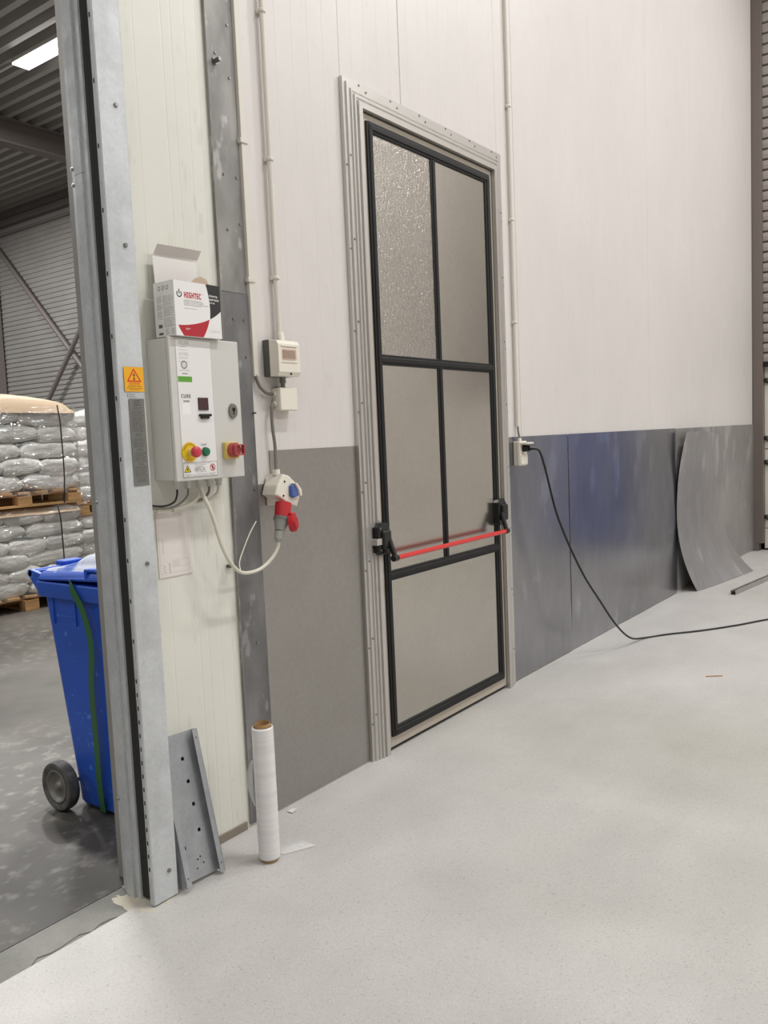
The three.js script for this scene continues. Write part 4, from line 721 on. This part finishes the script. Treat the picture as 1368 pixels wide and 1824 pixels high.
// ------------------------------------------------------------------ pallets of wrapped sacks
function makePallet(x0, zf, y0, skidsAlongX, label) {
  const p = thing('pallet', label, 'pallet', [x0, y0, zf], 'wooden pallets below the sacks');
  const D = 0.8, W = 1.2, up = [];
  for (const z of [-0.11, -0.4, -0.69]) mesh('stringer_board', box(0, W, 0.1, 0.122, z - 0.05, z + 0.05).translate(0, 0, 0), M.wood, p);
  for (let i = 0; i < 7; i++) { const a = i * (W - 0.12) / 6; mesh('deck_board', rbox(a, a + 0.12, 0.122, 0.144, -D, 0, 0.002, 1), M.wood, p); }
  for (const z of [-0.1, -0.45, -0.8]) for (const x of [0.0, 0.5275, 1.055]) mesh('block', rbox(x, x + 0.145, 0.022, 0.1, z, z + 0.1, 0.002, 1), M.wood, p);
  if (skidsAlongX) { for (const z of [-0.1, -0.45, -0.8]) mesh('skid_board', rbox(0, W, 0, 0.022, z, z + 0.1, 0.002, 1), M.wood, p); }
  else for (const x of [0.0, 0.5275, 1.055]) mesh('skid_board', rbox(x, x + 0.145, 0, 0.022, -D, 0, 0.002, 1), M.wood, p);
  return p;
}
function sackGeo(w, h, d, s) {
  const ns = 26, nt = 22, f = (sgn) => (u, v) => {
    const a = Math.sin(Math.PI / 2 * (2 * u - 1)), c = Math.sin(Math.PI / 2 * (2 * v - 1)), th = Math.pow(Math.max(0, (1 - Math.pow(Math.abs(a), 6)) * (1 - Math.pow(Math.abs(c), 12))), 0.5);
    const wob = (fbm(u, v, 4, 3, s + (sgn > 0 ? 0 : 7)) - 0.5) * 0.5 * h * th;
    const pin = 1 - 0.04 * (1 - th);
    return [a * w / 2 * pin, sgn * (h / 2 * th) + wob, c * d / 2 * pin];
  };
  const out = [];
  for (const sgn of [1, -1]) {
    const P = [], I = [];
    for (let j = 0; j <= nt; j++) for (let i = 0; i <= ns; i++) P.push(...f(sgn)(i / ns, j / nt));
    for (let j = 0; j < nt; j++) for (let i = 0; i < ns; i++) { const a = j * (ns + 1) + i, b2 = a + 1, c = a + ns + 1, e = c + 1; sgn > 0 ? I.push(a, c, b2, b2, c, e) : I.push(a, b2, c, b2, e, c); }
    const g = new THREE.BufferGeometry(); g.setAttribute('position', new THREE.Float32BufferAttribute(P, 3)); g.setIndex(I); g.computeVertexNormals(); out.push(metric(g));
  }
  return mergeGeometries(out);
}
{
  const long = [0, 1, 2, 3].map((i) => sackGeo(0.63, 0.172, 0.82, 500 + 20 * i)), short = [0, 1, 2, 3].map((i) => sackGeo(0.43, 0.172, 0.82, 600 + 20 * i));
  const ord = ['bottom', 'second', 'third', 'fourth', 'fifth', 'sixth'];
  function load(x0, zf, y0, layers, pitch, where) {
    for (let l = 0; l < layers; l++) {
      const three = l % 2 === 1, n = three ? 3 : 2, w = 1.2 / n;
      for (let i = 0; i < n; i++) {
        const m = new THREE.Mesh((three ? short : long)[Math.floor(rnd() * 4)], M.sack); m.name = numbered('sack'); m.castShadow = m.receiveShadow = true;
        m.position.set(x0 + w * (i + 0.5) + rr(-0.015, 0.015), y0 + pitch * (l + 0.5) + rr(-0.006, 0.006), zf - 0.4 + rr(-0.02, 0.01));
        m.scale.set(1, pitch / 0.15 * rr(0.98, 1.08), 1); m.rotation.set(rr(-0.015, 0.015), rr(-0.03, 0.03), rr(-0.05, 0.05));
        scene.add(m);
        const side = i === n - 1 ? 'at the end near the door column' : i === 0 ? 'at the end away from the column' : 'in the middle';
        tag(m, `white sack ${side}, ${ord[l]} layer of the ${where}`, 'sack', `sacks in the ${where}`);
      }
    }
  }
  // clear stretch film round a load: four wavy sides and a turned-over top
  function wrap(x0, zf, y0, y1, label, s) {
    const x1 = x0 + 1.2, D = 0.83, per = [], r = 0.07;
    const cs = [[x1 - r, zf + 0.02 - r, 0], [x0 + r, zf + 0.02 - r, 1], [x0 + r, zf - D + r, 2], [x1 - r, zf - D + r, 3]];
    for (const [cx, cz, q] of cs) for (let k = 0; k <= 5; k++) { const a = (q + k / 5) * Math.PI / 2; per.push([cx + (r + 0.02) * Math.cos(a), cz + (r + 0.02) * Math.sin(a), Math.cos(a), Math.sin(a)]); }
    const full = []; for (let i = 0; i < per.length; i++) { const a = per[i], b = per[(i + 1) % per.length], L = Math.hypot(a[0] - b[0], a[1] - b[1]), n = Math.max(1, Math.round(L / 0.022)); for (let k = 0; k < n; k++) full.push([0, 1, 2, 3].map((q) => a[q] + (b[q] - a[q]) * k / n)); }
    const N = full.length, H = 56, P = [], I = [];
    for (let j = 0; j <= H; j++) for (let i = 0; i < N; i++) { const p = full[i], t = j / H, o = 0.02 * (fbm(i / N, t * 0.5 + i / N, 16, 5, s, 22) - 0.5) * 2; P.push(p[0] + p[2] * o, y0 + (y1 - y0) * t, p[1] + p[3] * o); }
    for (let j = 0; j < H; j++) for (let i = 0; i < N; i++) { const a = j * N + i, b = j * N + (i + 1) % N, c = a + N, d = b + N; I.push(a, c, b, b, c, d); }
    const g = new THREE.BufferGeometry(); g.setAttribute('position', new THREE.Float32BufferAttribute(P, 3)); g.setIndex(I); g.computeVertexNormals();
    tag(mesh('stretch_film', g, M.wrap), label, 'film');
  }
  function cover(x0, zf, y, rise, label, s) {   // brown cover sheet sagging over the load
    const g = sheet((a, b) => { const e = Math.max(Math.abs(2 * a - 1), Math.abs(2 * b - 1)), fall = sst(0.8, 1, e); return [x0 - 0.01 + a * 1.22, y + rise * Math.pow(Math.max(0, Math.sin(Math.PI * a)) * Math.max(0, Math.sin(Math.PI * b)), 0.45) - 0.05 * fall + 0.012 * fbm(a, b, 6, 3, s), zf + 0.025 - b * 0.86]; }, 34, 24, 0.002, [0, -1, 0]);
    tag(mesh('cover_sheet', g, M.coverPaper), label, 'cover sheet');
  }
  function strap(x, zf, y0, y1, label) { tag(mesh('load_strap', tube([[x, y0, zf + 0.03], [x + 0.006, y0 + (y1 - y0) * 0.3, zf + 0.055], [x + 0.01, y0 + (y1 - y0) * 0.6, zf + 0.05], [x + 0.002, y0 + (y1 - y0) * 0.85, zf + 0.056], [x, y1, zf + 0.03]], 0.006, 40, 8), M.blackCable), label, 'strap'); }
  const A = 3.77, ZA = -5.12, Bx = 5.08, ZB = -5.3;
  makePallet(A, ZA, 0, false, 'wooden pallet on the warehouse floor behind the blue bin');
  load(A, ZA, 0.145, 6, 0.136, 'lower strapped load'); cover(A, ZA, 0.955, 0.03, 'brown cover sheet between the two stacked sack loads', 701);
  wrap(A, ZA, 0.13, 0.965, 'clear stretch film round the lower sack load behind the bin', 711); strap(4.70, ZA, 0.15, 0.97, 'black strap down the lower sack load behind the bin');
  makePallet(A, ZA + 0.02, 0.99, true, 'wooden pallet carrying the upper sack load with brown domed cover');
  load(A, ZA + 0.02, 1.135, 5, 0.155, 'domed upper load'); cover(A, ZA + 0.02, 1.92, 0.15, 'brown domed cover sheet over the highest sack load', 702);
  wrap(A, ZA + 0.02, 1.1, 1.93, 'clear stretch film round the upper sack load under the domed cover', 712); strap(4.76, ZA + 0.02, 1.0, 1.95, 'black strap down the upper sack load under the domed cover');
  makePallet(Bx, ZB, 0, true, 'wooden pallet on the floor under the neighbouring load, mostly hidden');
  load(Bx, ZB, 0.145, 5, 0.136, 'neighbouring lower load');
  wrap(Bx, ZB, 0.13, 0.82, 'clear stretch film round the neighbouring lower load by the column', 713); strap(5.36, ZB, 0.15, 0.83, 'black strap down the neighbouring lower load by the column');
  makePallet(Bx - 0.03, ZB, 0.83, true, 'wooden pallet of the neighbouring load set lower beside the domed load');
  load(Bx - 0.03, ZB, 0.975, 6, 0.155, 'neighbouring upper load');
  wrap(Bx - 0.03, ZB, 0.94, 1.92, 'clear stretch film round the neighbouring upper load by the column', 714);
}

// ------------------------------------------------------------------ outside the frame: the blue locker that the steel sheets mirror
{
  const l = thing('storage_locker', 'tall blue metal locker against the end wall beside the shutter', 'locker', [9.85, 0, 1.62]);
  mesh('body', rbox(0, 0.45, 0.06, 1.85, 0, 0.67, 0.006), M.blue, l);
  for (const z of [0.01, 0.34]) { const d = mesh('door', rbox(-0.02, 0, 0.09, 1.83, z, z + 0.32, 0.004), M.blue, l); mesh('handle', rbox(-0.04, -0.02, 0.95, 1.08, z + (z < 0.1 ? 0.27 : 0.03), z + (z < 0.1 ? 0.3 : 0.06), 0.004), M.blackPlastic, d); }
  mesh('plinth', box(0.02, 0.43, 0, 0.06, 0.02, 0.65), M.blackPlastic, l);
}
renderer.render(scene, camera);
